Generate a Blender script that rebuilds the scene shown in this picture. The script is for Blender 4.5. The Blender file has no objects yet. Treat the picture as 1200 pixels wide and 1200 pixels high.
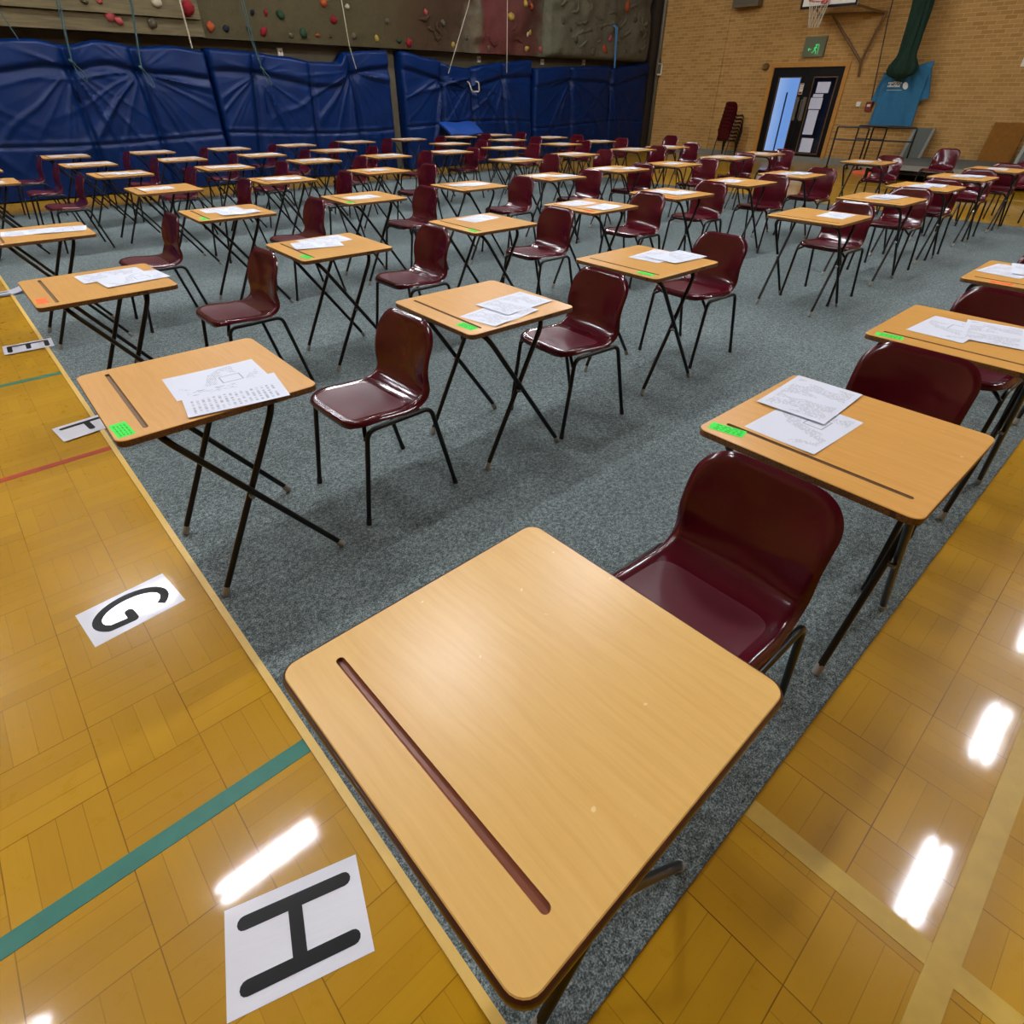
import bpy, bmesh, math, random
from mathutils import Vector, Matrix, noise
from mathutils.geometry import delaunay_2d_cdt

random.seed(7)
PI = math.pi
C = bpy.context.scene.collection
R = math.radians


# ------------------------------------------------------------------ helpers
def lin(c):
    return tuple((v / 255 / 12.92 if v / 255 <= .04045 else ((v / 255 + .055) / 1.055) ** 2.4) for v in c) + (1.0,)


class MB:
    """collects vertices and faces, then links them as one mesh object"""

    def __init__(s):
        s.v, s.f, s.m, s.sm = [], [], [], []
        s.mi = 0

    def add(s, vs, fs, smooth=True):
        o = len(s.v)
        s.v += [tuple(p) for p in vs]
        for f in fs:
            s.f.append(tuple(i + o for i in f)); s.m.append(s.mi); s.sm.append(smooth)

    def box(s, x0, x1, y0, y1, z0, z1):
        v = [(x, y, z) for z in (z0, z1) for y in (y0, y1) for x in (x0, x1)]
        s.add(v, [(0, 2, 3, 1), (4, 5, 7, 6), (0, 1, 5, 4), (2, 6, 7, 3), (0, 4, 6, 2), (1, 3, 7, 5)], False)
        return s

    def hexa(s, a, b):
        """two quads (bottom, top) joined"""
        s.add(list(a) + list(b), [(3, 2, 1, 0), (4, 5, 6, 7), (0, 1, 5, 4), (1, 2, 6, 5), (2, 3, 7, 6), (3, 0, 4, 7)], False)
        return s

    def tube(s, path, r, n=10, cap=True):
        P = [Vector(p) for p in path]
        t0 = (P[1] - P[0]).normalized()
        u = t0.orthogonal().normalized()
        rings = []
        for i, p in enumerate(P):
            a = P[max(i - 1, 0)]; b = P[min(i + 1, len(P) - 1)]
            t = (b - a).normalized()
            u = (u - t * u.dot(t)).normalized()
            w = t.cross(u)
            rr = r[i] if isinstance(r, (list, tuple)) else r
            rings.append([p + (u * math.cos(2 * PI * k / n) + w * math.sin(2 * PI * k / n)) * rr for k in range(n)])
        vs = [q for g in rings for q in g]
        fs = [(i * n + k, i * n + (k + 1) % n, (i + 1) * n + (k + 1) % n, (i + 1) * n + k)
              for i in range(len(P) - 1) for k in range(n)]
        s.add(vs, fs)
        if cap:
            s.add(rings[0], [tuple(reversed(range(n)))], False)
            s.add(rings[-1], [tuple(range(n))], False)
        return s

    def grid(s, fn, nu, nv, flip=False, smooth=True):
        vs = [fn(i / nu, j / nv) for j in range(nv + 1) for i in range(nu + 1)]
        w = nu + 1
        fs = []
        for j in range(nv):
            for i in range(nu):
                q = (j * w + i, j * w + i + 1, (j + 1) * w + i + 1, (j + 1) * w + i)
                fs.append(q[::-1] if flip else q)
        s.add(vs, fs, smooth)
        return s

    def poly(s, pts, z0, z1):
        n = len(pts)
        s.add([(x, y, z0) for x, y in pts] + [(x, y, z1) for x, y in pts],
              [tuple(reversed(range(n))), tuple(range(n, 2 * n))] +
              [(i, (i + 1) % n, n + (i + 1) % n, n + i) for i in range(n)], False)
        return s

    def build(s, name, mats, parent=None, angle=40, loc=None):
        me = bpy.data.meshes.new(name)
        me.from_pydata(s.v, [], s.f)
        for m in (mats if isinstance(mats, (list, tuple)) else [mats]):
            me.materials.append(m)
        me.polygons.foreach_set('material_index', s.m)
        me.polygons.foreach_set('use_smooth', s.sm)
        me.update()
        bm = bmesh.new(); bm.from_mesh(me)
        bmesh.ops.remove_doubles(bm, verts=bm.verts, dist=1e-6)
        bmesh.ops.recalc_face_normals(bm, faces=bm.faces) if getattr(s, 'recalc', False) else None
        bm.to_mesh(me); bm.free()
        if angle:
            me.set_sharp_from_angle(angle=R(angle))
        o = bpy.data.objects.new(name, me)
        C.objects.link(o)
        if parent is not None:
            o.parent = parent
        if loc is not None:
            o.location = loc
        return o


def fillet(path, r, n=6):
    P = [Vector(p) for p in path]
    out = [P[0]]
    for i in range(1, len(P) - 1):
        a, b, c = P[i - 1], P[i], P[i + 1]
        d1, d2 = (a - b).normalized(), (c - b).normalized()
        ang = d1.angle(d2)
        t = min(r / math.tan(ang / 2), (a - b).length * .49, (c - b).length * .49)
        p0, p1 = b + d1 * t, b + d2 * t
        for k in range(n + 1):
            s = k / n
            out.append(p0 * (1 - s) ** 2 + b * 2 * s * (1 - s) + p1 * s * s)
    out.append(P[-1])
    return out


def empty(name, loc=(0, 0, 0), rz=0.0):
    o = bpy.data.objects.new(name, None)
    o.empty_display_size = .1
    o.location = loc; o.rotation_euler = (0, 0, rz)
    C.objects.link(o)
    return o


def tag(o, label=None, cat=None, group=None, kind=None):
    if label: o['label'] = label
    if cat: o['category'] = cat
    if group: o['group'] = group
    if kind: o['kind'] = kind
    return o


def kids_of(o):
    return list(KIDS.get(o.name, ()))


KIDS = {}


def index_children(root):
    """remember a prototype's tree so that copying needs no scene-wide search"""
    for o in [x for x in bpy.data.objects]:
        if o.parent is not None:
            l = KIDS.setdefault(o.parent.name, [])
            if o not in l: l.append(o)


def copy_tree(o, parent=None, depth=9, skip=()):
    c = o.copy()
    C.objects.link(c)
    if parent is not None: c.parent = parent
    if depth > 0:
        for ch in kids_of(o):
            if ch.name.split('.')[0] in skip: continue
            copy_tree(ch, c, depth - 1, skip)
    return c


# ------------------------------------------------------------------ materials
class NT:
    def __init__(s, name):
        s.mat = bpy.data.materials.new(name)
        s.mat.use_nodes = True
        s.t = s.mat.node_tree
        s.b = s.t.nodes['Principled BSDF']
        s.out = s.t.nodes['Material Output']

    def n(s, typ, **kw):
        nd = s.t.nodes.new(typ)
        for k, v in kw.items():
            setattr(nd, k, v)
        return nd

    def put(s, sock, v):
        if isinstance(v, bpy.types.NodeSocket):
            s.t.links.new(v, sock)
        elif v is not None:
            sock.default_value = v

    def math(s, op, a, b=None, c=None):
        nd = s.n('ShaderNodeMath', operation=op)
        for k, v in enumerate((a, b, c)):
            if v is not None: s.put(nd.inputs[k], v)
        return nd.outputs[0]

    def mix(s, f, a, b, blend='MIX'):
        nd = s.n('ShaderNodeMix', data_type='RGBA', blend_type=blend)
        s.put(nd.inputs[0], f); s.put(nd.inputs[6], a); s.put(nd.inputs[7], b)
        return nd.outputs[2]

    def coord(s, kind='Object'):
        return s.n('ShaderNodeTexCoord').outputs[kind]

    def xyz(s, v):
        nd = s.n('ShaderNodeSeparateXYZ'); s.put(nd.inputs[0], v)
        return nd.outputs

    def vec(s, x=0., y=0., z=0.):
        nd = s.n('ShaderNodeCombineXYZ')
        for k, v in enumerate((x, y, z)): s.put(nd.inputs[k], v)
        return nd.outputs[0]

    def mapping(s, v, scale=(1, 1, 1), loc=(0, 0, 0), rot=(0, 0, 0)):
        nd = s.n('ShaderNodeMapping'); s.put(nd.inputs[0], v)
        nd.inputs[1].default_value = loc; nd.inputs[2].default_value = rot; nd.inputs[3].default_value = scale
        return nd.outputs[0]

    def noise(s, v, scale=5., detail=3., rough=.55):
        nd = s.n('ShaderNodeTexNoise'); s.put(nd.inputs['Vector'], v)
        nd.inputs['Scale'].default_value = scale; nd.inputs['Detail'].default_value = detail
        nd.inputs['Roughness'].default_value = rough
        return nd.outputs[0]

    def white(s, v):
        nd = s.n('ShaderNodeTexWhiteNoise'); s.put(nd.inputs['Vector'], v)
        return nd.outputs['Value']

    def ramp(s, f, stops, interp='LINEAR'):
        nd = s.n('ShaderNodeValToRGB'); s.put(nd.inputs[0], f)
        e = nd.color_ramp.elements
        nd.color_ramp.interpolation = interp
        while len(e) < len(stops): e.new(.5)
        for k, (p, c) in enumerate(stops):
            e[k].position = p; e[k].color = c
        return nd.outputs[0]

    def bump(s, h, strength=.3, dist=.01):
        nd = s.n('ShaderNodeBump')
        nd.inputs['Strength'].default_value = strength; nd.inputs['Distance'].default_value = dist
        s.put(nd.inputs['Height'], h)
        s.put(s.b.inputs['Normal'], nd.outputs[0])

    def set(s, color=None, rough=None, metal=None, spec=None, coat=None, coat_rough=None):
        b = s.b.inputs
        for k, v in (('Base Color', color), ('Roughness', rough), ('Metallic', metal),
                     ('Specular IOR Level', spec), ('Coat Weight', coat), ('Coat Roughness', coat_rough)):
            if v is not None: s.put(b[k], v)
        return s.mat


def plain(name, rgb, rough=.5, metal=0., var=.06, scale=30, spec=.5):
    t = NT(name)
    n = t.noise(t.coord(), scale, 2)
    c = lin(rgb)
    d = tuple(v * (1 - var * 2) for v in c[:3]) + (1,)
    l = tuple(min(1, v * (1 + var)) for v in c[:3]) + (1,)
    return t.set(t.mix(n, d, l), rough, metal, spec)


M = {}


def make_materials():
    # gym floor: varnished parquet in basket weave fingers
    t = NT('parquet')
    p = t.coord(); x, y, z = t.xyz(p)
    S = .236
    cx = t.math('FLOOR', t.math('DIVIDE', x, S)); cy = t.math('FLOOR', t.math('DIVIDE', y, S))
    par = t.math('FLOORED_MODULO', t.math('ADD', cx, cy), 2.)
    fx = t.math('FRACT', t.math('DIVIDE', x, S)); fy = t.math('FRACT', t.math('DIVIDE', y, S))
    st = t.math('ADD', t.math('MULTIPLY', fx, par), t.math('MULTIPLY', fy, t.math('SUBTRACT', 1., par)))
    f4 = t.math('MULTIPLY', st, 4.); fi = t.math('FLOOR', f4)
    rnd = t.white(t.vec(t.math('ADD', cx, t.math('MULTIPLY', fi, .13)), cy, fi))
    edge = t.math('ABSOLUTE', t.math('SUBTRACT', t.math('FRACT', f4), .5))
    seam1 = t.math('GREATER_THAN', edge, .483)
    seam2 = t.math('MAXIMUM', t.math('GREATER_THAN', t.math('ABSOLUTE', t.math('SUBTRACT', fx, .5)), .4945),
                   t.math('GREATER_THAN', t.math('ABSOLUTE', t.math('SUBTRACT', fy, .5)), .4945))
    seam = t.math('MAXIMUM', t.math('MULTIPLY', seam1, .55), seam2)
    breakup = t.noise(p, 3., 3)
    seam = t.math('MULTIPLY', seam, t.math('MULTIPLY', breakup, 1.35))
    gv = t.mix(par, t.mapping(p, (4, 60, 1)), t.mapping(p, (60, 4, 1)))
    grain = t.noise(gv, 1.5, 4)
    col = t.mix(rnd, lin((170, 126, 18)), lin((183, 139, 25)))
    col = t.mix(t.math('MULTIPLY', grain, .3), col, lin((154, 106, 14)))
    big = t.noise(p, .9, 2)
    col = t.mix(t.ramp(big, [(.35, (0, 0, 0, 1)), (.75, (.45, .45, .45, 1))]), col, lin((190, 146, 40)))
    col = t.mix(seam, col, lin((100, 62, 8)))
    sc = t.noise(t.mapping(p, (1, 1, 1)), 14, 5, .7)
    rough = t.math('MULTIPLY_ADD', sc, .14, .22)
    wob = t.noise(p, 5., 2)
    t.bump(t.math('ADD', t.math('MULTIPLY', seam, -.25), t.math('MULTIPLY', wob, .6)), .05, .004)
    M['parquet'] = t.set(col, rough, spec=.1, coat=.5, coat_rough=t.math('MULTIPLY_ADD', sc, .08, .022))

    # carpet: heathered grey needle felt
    t = NT('grey_carpet')
    p = t.coord()
    a = t.noise(p, 210., 2, .7); b = t.noise(p, 75., 2, .6)
    h = t.math('ADD', t.math('MULTIPLY', a, .65), t.math('MULTIPLY', b, .35))
    col = t.ramp(h, [(.38, lin((42, 49, 49))), (.5, lin((92, 103, 103))), (.64, lin((156, 167, 166)))])
    x, y, z = t.xyz(p)
    roll = t.math('ABSOLUTE', t.math('SUBTRACT', t.math('FRACT', t.math('DIVIDE', y, 2.0)), .5))
    col = t.mix(t.math('MULTIPLY', t.math('GREATER_THAN', roll, .4985), .35), col, lin((34, 38, 40)))
    big = t.noise(p, 1.2, 2)
    col = t.mix(t.math('MULTIPLY', big, .25), col, lin((76, 84, 86)))
    t.bump(h, .35, .004)
    M['carpet'] = t.set(col, .95, spec=.1)

    # desk laminate: the nearest desk is paler than the others
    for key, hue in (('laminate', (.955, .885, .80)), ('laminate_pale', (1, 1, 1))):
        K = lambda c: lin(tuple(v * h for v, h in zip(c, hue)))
        t = NT('beech_' + key)
        p = t.coord(); oi = t.n('ShaderNodeObjectInfo').outputs['Random']
        x, y, z = t.xyz(p)
        q = t.vec(t.math('ADD', x, t.math('MULTIPLY', oi, 7.)), t.math('ADD', y, t.math('MULTIPLY', oi, 3.)), z)
        warp = t.noise(t.mapping(q, (3, 1.2, 1)), 2.2, 2)
        g = t.noise(t.vec(t.math('ADD', t.math('MULTIPLY', x, 85.), t.math('MULTIPLY', warp, 4.)),
                          t.math('MULTIPLY', t.math('ADD', y, oi), 5.), oi), 1., 4, .6)
        g2 = t.noise(t.mapping(q, (14, 2.2, 1)), 1.6, 3)
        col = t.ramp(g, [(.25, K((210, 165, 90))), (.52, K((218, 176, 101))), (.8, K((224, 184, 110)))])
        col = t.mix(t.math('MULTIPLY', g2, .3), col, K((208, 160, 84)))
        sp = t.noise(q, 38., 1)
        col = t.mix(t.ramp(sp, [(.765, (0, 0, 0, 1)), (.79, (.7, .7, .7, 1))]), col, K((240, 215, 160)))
        t.bump(g, .05, .002)
        M[key] = t.set(col, .3, spec=.45)

    t = NT('chipboard_edge')
    p = t.coord(); x, y, z = t.xyz(p)
    g = t.noise(p, 160., 3, .7)
    col = t.ramp(g, [(.3, lin((62, 40, 20))), (.7, lin((128, 88, 48)))])
    ch = t.noise(p, 22., 2)
    col = t.mix(t.ramp(ch, [(.62, (0, 0, 0, 1)), (.66, (1, 1, 1, 1))]), col, lin((60, 40, 24)))
    M['edge'] = t.set(col, .6)
    M['dark_edge'] = plain('dark_brown_edge_band', (58, 22, 12), .3, 0, .1, 40)
    M['groove_tan'] = plain('groove_tan', (118, 84, 48), .55, 0, .15, 60)
    M['groove_brown'] = plain('groove_brown', (126, 70, 46), .35, 0, .1, 30)
    M['black_tube'] = plain('black_powder_coat', (7, 7, 8), .35, 0, .1, 50, .35)
    M['grey_rubber'] = plain('grey_rubber', (146, 146, 140), .6)
    M['black_rubber'] = plain('black_rubber', (22, 22, 22), .6)
    M['steel'] = plain('steel', (150, 150, 150), .3, 1.)
    M['green_note'] = plain('green_note', (58, 226, 70), .8, 0, .05, 60)
    M['orange_note'] = plain('orange_note', (255, 112, 40), .8, 0, .05, 60)
    M['ink_green'] = plain('green_note_pencil', (34, 170, 52), .8)
    M['ink_orange'] = plain('orange_note_pencil', (214, 84, 22), .8)

    # maroon polypropylene, matt textured pads, glossy rim
    t = NT('maroon_plastic')
    p = t.coord(); x, y, z = t.xyz(p)
    ay = t.math('ABSOLUTE', y)
    sx = t.math('POWER', t.math('ABSOLUTE', t.math('DIVIDE', t.math('ADD', x, .072), .132)), 6.)
    sy = t.math('POWER', t.math('DIVIDE', ay, .165), 6.)
    pad = t.math('MULTIPLY', t.math('LESS_THAN', t.math('ADD', sx, sy), 1.), t.math('LESS_THAN', z, .462))
    fine = t.noise(p, 420., 2, .7)
    mott = t.noise(p, 26., 3)
    col = t.mix(mott, lin((60, 8, 17)), lin((72, 11, 23)))
    col = t.mix(t.math('MULTIPLY', pad, t.math('MULTIPLY_ADD', fine, .5, .05)), col, lin((96, 33, 46)))
    rough = t.math('MULTIPLY_ADD', pad, .22, .14)
    t.bump(t.math('MULTIPLY', t.math('ADD', pad, .15), fine), .12, .0015)
    M['maroon'] = t.set(col, rough, spec=.38)

    # brickwork on the right-hand gable, mapped along y and z
    def brick(name, ax, c1, c2, mort):
        t = NT(name)
        p = t.coord(); x, y, z = t.xyz(p)
        v = t.vec(y if ax == 'y' else x, z, 0.)
        wv = t.noise(v, 6., 2)
        nd = t.n('ShaderNodeTexBrick'); t.put(nd.inputs['Vector'], v)
        nd.inputs['Color1'].default_value = c1; nd.inputs['Color2'].default_value = c2
        nd.inputs['Mortar'].default_value = mort
        nd.inputs['Scale'].default_value = 1.; nd.inputs['Mortar Size'].default_value = .006
        nd.inputs['Mortar Smooth'].default_value = .3; nd.inputs['Bias'].default_value = 0.
        nd.inputs['Brick Width'].default_value = .225; nd.inputs['Row Height'].default_value = .075
        col = t.mix(t.math('MULTIPLY', t.noise(p, 1.1, 3), .5), nd.outputs[0], lin((154, 115, 60)))
        col = t.mix(t.math('MULTIPLY', t.noise(p, 70., 3), .3), col, lin((138, 102, 52)))
        t.bump(t.math('SUBTRACT', t.math('MULTIPLY', t.noise(p, 90., 2), .3), nd.outputs[1]), .5, .006)
        return t.set(col, .85, spec=.2)
    M['brick_y'] = brick('yellow_brick', 'y', lin((166, 128, 72)), lin((200, 158, 96)), lin((222, 190, 132)))
    M['brick_x'] = brick('yellow_brick_side', 'x', lin((166, 128, 72)), lin((200, 158, 96)), lin((222, 190, 132)))

    M['plaster'] = plain('brown_render', (88, 80, 60), .85, 0, .15, 8)
    M['ceiling'] = plain('ceiling_board', (120, 116, 106), .9, 0, .05, 3)
    M['dark_trim'] = plain('dark_trim', (44, 36, 28), .6, 0, .15, 12)
    M['skirting'] = plain('grey_skirting', (128, 130, 122), .6, 0, .1, 10)
    M['grey_pipe'] = plain('grey_pipe', (96, 90, 74), .5)
    M['door_wood'] = plain('varnished_door_frame', (186, 132, 56), .4, 0, .12, 14)
    M['door_black'] = plain('black_door', (7, 6, 7), .4, 0, .06, 30, .25)
    M['white_plastic'] = plain('white_plastic', (226, 222, 210), .4)
    M['red_plastic'] = plain('red_plastic', (120, 34, 26), .4)
    M['tape_yellow'] = plain('yellow_tape', (214, 176, 88), .45, 0, .06, 40)
    M['line_yellow'] = plain('yellow_floor_line', (196, 162, 68), .35, 0, .1, 20, .2)
    M['line_green'] = plain('green_floor_line', (44, 112, 96), .35, 0, .1, 20, .2)
    M['line_red'] = plain('red_floor_line', (168, 56, 36), .35, 0, .1, 20, .2)

    # blue PVC tarpaulin
    t = NT('blue_tarpaulin')
    p = t.coord()
    n = t.noise(p, 3., 4)
    col = t.mix(n, lin((0, 20, 57)), lin((1, 30, 78)))
    t.bump(t.noise(p, 6., 4, .5), .25, .02)
    M['tarp'] = t.set(col, .38, spec=.16)
    M['tarp_lit'] = plain('blue_tarpaulin_lit', (14, 58, 132), .5, 0, .08, 6, .3)  # same tarpaulin in a lighter blue, painting the light an upturned flap catches
    M['tarp_dark'] = plain('blue_tarpaulin_seam', (1, 7, 26), .7, spec=.05)

    # climbing wall: painted resin panels
    t = NT('climbing_panel')
    p = t.coord(); x, y, z = t.xyz(p)
    x = t.math('ADD', x, 9.)
    nn = t.noise(p, 1.4, 4, .6); n2 = t.noise(p, 6., 4, .7)
    xx = t.math('ADD', x, t.math('MULTIPLY_ADD', nn, 1.6, -.8))
    f = t.math('DIVIDE', xx, 18.)
    S = lambda v, c: (v / 18., lin(c))
    col = t.ramp(f, [S(4.0, (68, 60, 36)), S(8.2, (62, 53, 28)), S(9.1, (55, 35, 14)), S(10.3, (52, 31, 13)),
                     S(10.75, (98, 90, 72)), S(11.1, (86, 28, 30)), S(12.6, (76, 36, 30)), S(13.15, (92, 92, 74)),
                     S(15.0, (94, 89, 71)), S(17.0, (100, 95, 79))])
    col = t.mix(t.math('MULTIPLY', n2, .75), col, lin((34, 29, 17)))
    t.bump(t.noise(p, 12., 6, .7), .6, .03)
    M['climb'] = t.set(col, .8, spec=.2)
    t = NT('birch_ply_panel')
    p = t.coord()
    g = t.noise(t.mapping(p, (1.5, 1, 22)), 2., 4)
    col = t.ramp(g, [(.3, lin((66, 57, 36))), (.7, lin((92, 82, 55)))])
    M['ply'] = t.set(col, .7, spec=.25)
    for k, c in {'red': (100, 14, 20), 'pink': (138, 60, 60), 'white': (140, 132, 112), 'navy': (16, 20, 30),
                 'green': (26, 48, 28), 'orange': (132, 60, 30), 'yellow': (134, 112, 48), 'grey': (66, 60, 46)}.items():
        M['hold_' + k] = plain('resin_hold_' + k, c, .8, 0, .12, 12, .15)
    M['rope_green'] = plain('green_rope', (36, 64, 66), .8)
    M['rope_white'] = plain('white_rope', (150, 142, 122), .8)
    M['rope_blue'] = plain('blue_rope', (46, 98, 140), .8)

    # paper, printed text drawn as grey rows
    def paper(name, mode):
        t = NT(name)
        p = t.coord(); x, y, z = t.xyz(p)
        inx = t.math('LESS_THAN', t.math('ABSOLUTE', x), .128)
        iny = t.math('LESS_THAN', t.math('ABSOLUTE', y), .088)
        if mode == 'table':                     # columns of figures
            c = t.math('FRACT', t.math('MULTIPLY', x, 62.))
            bar = t.math('LESS_THAN', c, .5)
            nz = t.white(t.vec(t.math('FLOOR', t.math('MULTIPLY', x, 62.)), t.math('FLOOR', t.math('MULTIPLY', y, 300.)), 1.))
            m = t.math('MULTIPLY', bar, t.math('GREATER_THAN', nz, .45))
            m = t.math('MULTIPLY', m, t.math('LESS_THAN', y, .015))
            head = t.math('MULTIPLY', t.math('GREATER_THAN', y, .05), t.math('GREATER_THAN', t.noise(t.mapping(p, (40, 160, 1)), 1., 1), .58))
            head = t.math('MULTIPLY', head, t.math('LESS_THAN', x, .02))
            m = t.math('MAXIMUM', m, head)
        else:                                   # paragraphs running across the short side
            row = t.math('FRACT', t.math('MULTIPLY', x, 190.))
            ln = t.math('LESS_THAN', row, .45)
            ri = t.math('FLOOR', t.math('MULTIPLY', x, 190.))
            wd = t.white(t.vec(ri, t.math('FLOOR', t.math('MULTIPLY', y, 260.)), 3.))
            m = t.math('MULTIPLY', ln, t.math('GREATER_THAN', wd, .3))
            blk = t.noise(t.mapping(p, (9, 5, 1), (3.1 if mode == 'text' else 7.7, 0, 0)), 1.5, 1)
            m = t.math('MULTIPLY', m, t.math('GREATER_THAN', blk, .48 if mode == 'text' else .56))
            bx = t.math('MULTIPLY', t.math('LESS_THAN', t.math('ABSOLUTE', t.math('ADD', x, -.04)), .035),
                        t.math('LESS_THAN', t.math('ABSOLUTE', t.math('ADD', y, .02)), .03))
            fr = t.math('MULTIPLY', t.math('LESS_THAN', t.math('ABSOLUTE', t.math('ADD', x, -.04)), .03),
                        t.math('LESS_THAN', t.math('ABSOLUTE', t.math('ADD', y, .02)), .025))
            if mode == 'form': m = t.math('MAXIMUM', m, t.math('SUBTRACT', bx, fr))
        m = t.math('MULTIPLY', m, t.math('MULTIPLY', inx, iny))
        col = t.mix(t.math('MULTIPLY', m, .5), lin((208, 213, 225)), lin((84, 86, 94)))
        return t.set(col, .55, spec=.3)
    M['paper_text'] = paper('printed_paper_text', 'text')
    M['paper_table'] = paper('printed_paper_table', 'table')
    M['paper_form'] = paper('printed_paper_form', 'form')
    t = NT('laminated_white_sheet')
    p = t.coord()
    t.bump(t.noise(t.mapping(p, (8, 60, 1)), 1.2, 3, .6), .35, .002)
    M['laminated'] = t.set(lin((222, 224, 232)), .3, spec=.2, coat=1., coat_rough=.06)
    M['letter_ink'] = plain('black_print', (12, 12, 13), .4, 0, .1, 60, .12)
    M['notice_blue'] = plain('notice_paper', (214, 220, 240), .6)

    # thin door glass
    t = NT('door_glass')
    tr = t.n('ShaderNodeBsdfTransparent'); gl = t.n('ShaderNodeBsdfGlossy')
    tr.inputs[0].default_value = (.92, .96, 1, 1); gl.inputs['Roughness'].default_value = .03
    fr = t.n('ShaderNodeFresnel'); fr.inputs[0].default_value = 1.45
    mx = t.n('ShaderNodeMixShader')
    t.put(mx.inputs[0], fr.outputs[0]); t.put(mx.inputs[1], tr.outputs[0]); t.put(mx.inputs[2], gl.outputs[0])
    t.put(t.out.inputs[0], mx.outputs[0])
    M['glass'] = t.mat

    def emit(name, rgb, strength):
        t = NT(name)
        e = t.n('ShaderNodeEmission'); e.inputs[0].default_value = lin(rgb); e.inputs[1].default_value = strength
        t.put(t.out.inputs[0], e.outputs[0])
        return t.mat
    M['tube_light'] = emit('fluorescent_tube', (244, 246, 252), TUBE)
    M['exit_green'] = emit('exit_sign_green', (70, 235, 130), .8)
    M['exit_box'] = plain('exit_sign_box', (98, 104, 78), .5)
    M['shirt'] = plain('blue_cotton', (44, 110, 148), .9, 0, .1, 14)
    M['shirt_print'] = plain('white_print', (226, 230, 226), .8)
    M['net_green'] = plain('green_netting', (5, 48, 31), .9, 0, .35, 60)
    M['frame_brown'] = plain('brown_steel', (106, 76, 36), .5)
    M['hoop_red'] = plain('hoop_red', (176, 36, 40), .4)
    M['net_white'] = plain('white_net', (206, 198, 176), .8)
    M['stage_top'] = plain('grey_stage_carpet', (92, 98, 92), .9, 0, .1, 30)
    M['alu'] = plain('aluminium_edge', (150, 152, 146), .4, .6)
    M['board_wood'] = plain('brown_board', (136, 88, 24), .6, 0, .2, 16, .12)
    M['speaker_grey'] = plain('grey_brown_box', (112, 98, 72), .6)
    M['orange_card'] = plain('orange_card', (226, 88, 44), .6)
    M['corridor'] = plain('corridor_dark', (24, 34, 66), .5)
    M['corridor_wall'] = plain('corridor_white', (196, 208, 226), .7)


TUBE = 262.0
make_materials()

# ------------------------------------------------------------------ the room
X1, YB, X0, Y0, HC = 18.0, 13.6, -6.0, -5.0, 6.5


def struct(mb, name, mat, parent=None):
    o = mb.build(name, mat, parent, angle=None)
    o['kind'] = 'structure'
    return o


struct(MB().box(X0, X1 + .3, Y0, YB, -.1, 0), 'floor', M['parquet'])
struct(MB().box(X0, X1 + .3, Y0, YB, HC, HC + .1), 'ceiling', M['ceiling'])
struct(MB().box(X0, X1 + .3, YB, YB + .2, 0, HC), 'wall_back', M['plaster'])
struct(MB().box(X0, X1 + .3, Y0 - .2, Y0, 0, HC), 'wall_front', M['brick_x'])
struct(MB().box(X0 - .2, X0, Y0 - .2, YB + .2, 0, HC), 'wall_left', M['brick_y'])
DY0, DY1, DZ = 7.38, 9.46, 2.17
w = MB()
w.box(X1, X1 + .3, Y0, DY0, 0, HC); w.box(X1, X1 + .3, DY1, 10.975, 0, HC); w.box(X1, X1 + .3, 10.99, YB, 0, HC)
w.box(X1 + .02, X1 + .3, 10.975, 10.99, 0, HC)
w.box(X1, X1 + .3, DY0, DY1, DZ, HC); w.box(X1, X1 + .3, DY0, DY1, 0, .12)
struct(w, 'wall_right', M['brick_y'])
b = MB()
b.box(X1 - .025, X1, Y0, DY0, 0, .15); b.box(X1 - .025, X1, DY1, 13.0, 0, .15); b.box(X1 - .03, X1, DY0, DY1, 0, .13)
struct(b, 'baseboard_right', M['skirting'])
# dark corner post where the brick gable meets the climbing wall, with a pipe
struct(MB().box(17.62, 18.0, 13.22, 13.6, 0, HC), 'trim_1', M['dark_trim'])
struct(MB().tube([(17.93, 13.14, 0), (17.93, 13.14, HC)], .055, 12), 'trim_2', M['grey_pipe'])
# pale strips of wall between the covers
struct(MB().box(8.28, 8.66, 13.5, 13.6, 0, 2.3), 'trim_3', M['plaster'])

# painted court lines
LT = .0015


def line(name, x0, x1, y0, y1, mat, z=LT):
    struct(MB().box(x0, x1, y0, y1, 0, z), name, mat)


line('trim_4', -5.9, -.02, .912, .962, M['line_green'])
line('trim_5', -5.9, -.02, 3.165, 3.205, M['line_red'])
line('trim_6', -5.9, .0, 4.48, 4.525, M['line_green'])
line('trim_7', .73, .785, -4.9, -.002, M['line_yellow'])
line('trim_8', -5.9, 16.0, -.478, -.423, M['line_yellow'], LT + .0006)
line('trim_9', 14.0, 14.05, -.2, 9.5, M['line_yellow'])

# carpet and its tape
tag(MB().box(0, 11.05, 0, 11.85, 0, .005).build('carpet', M['carpet'], angle=None),
    'grey heathered carpet covering the gym floor under all the desks', 'carpet')
tag(MB().box(-.02, .003, -.0, 11.85, 0, .0062).build('edge_tape', M['tape_yellow'], angle=None),
    'long yellow tape strip along the near edge of the grey carpet', 'tape')

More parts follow.
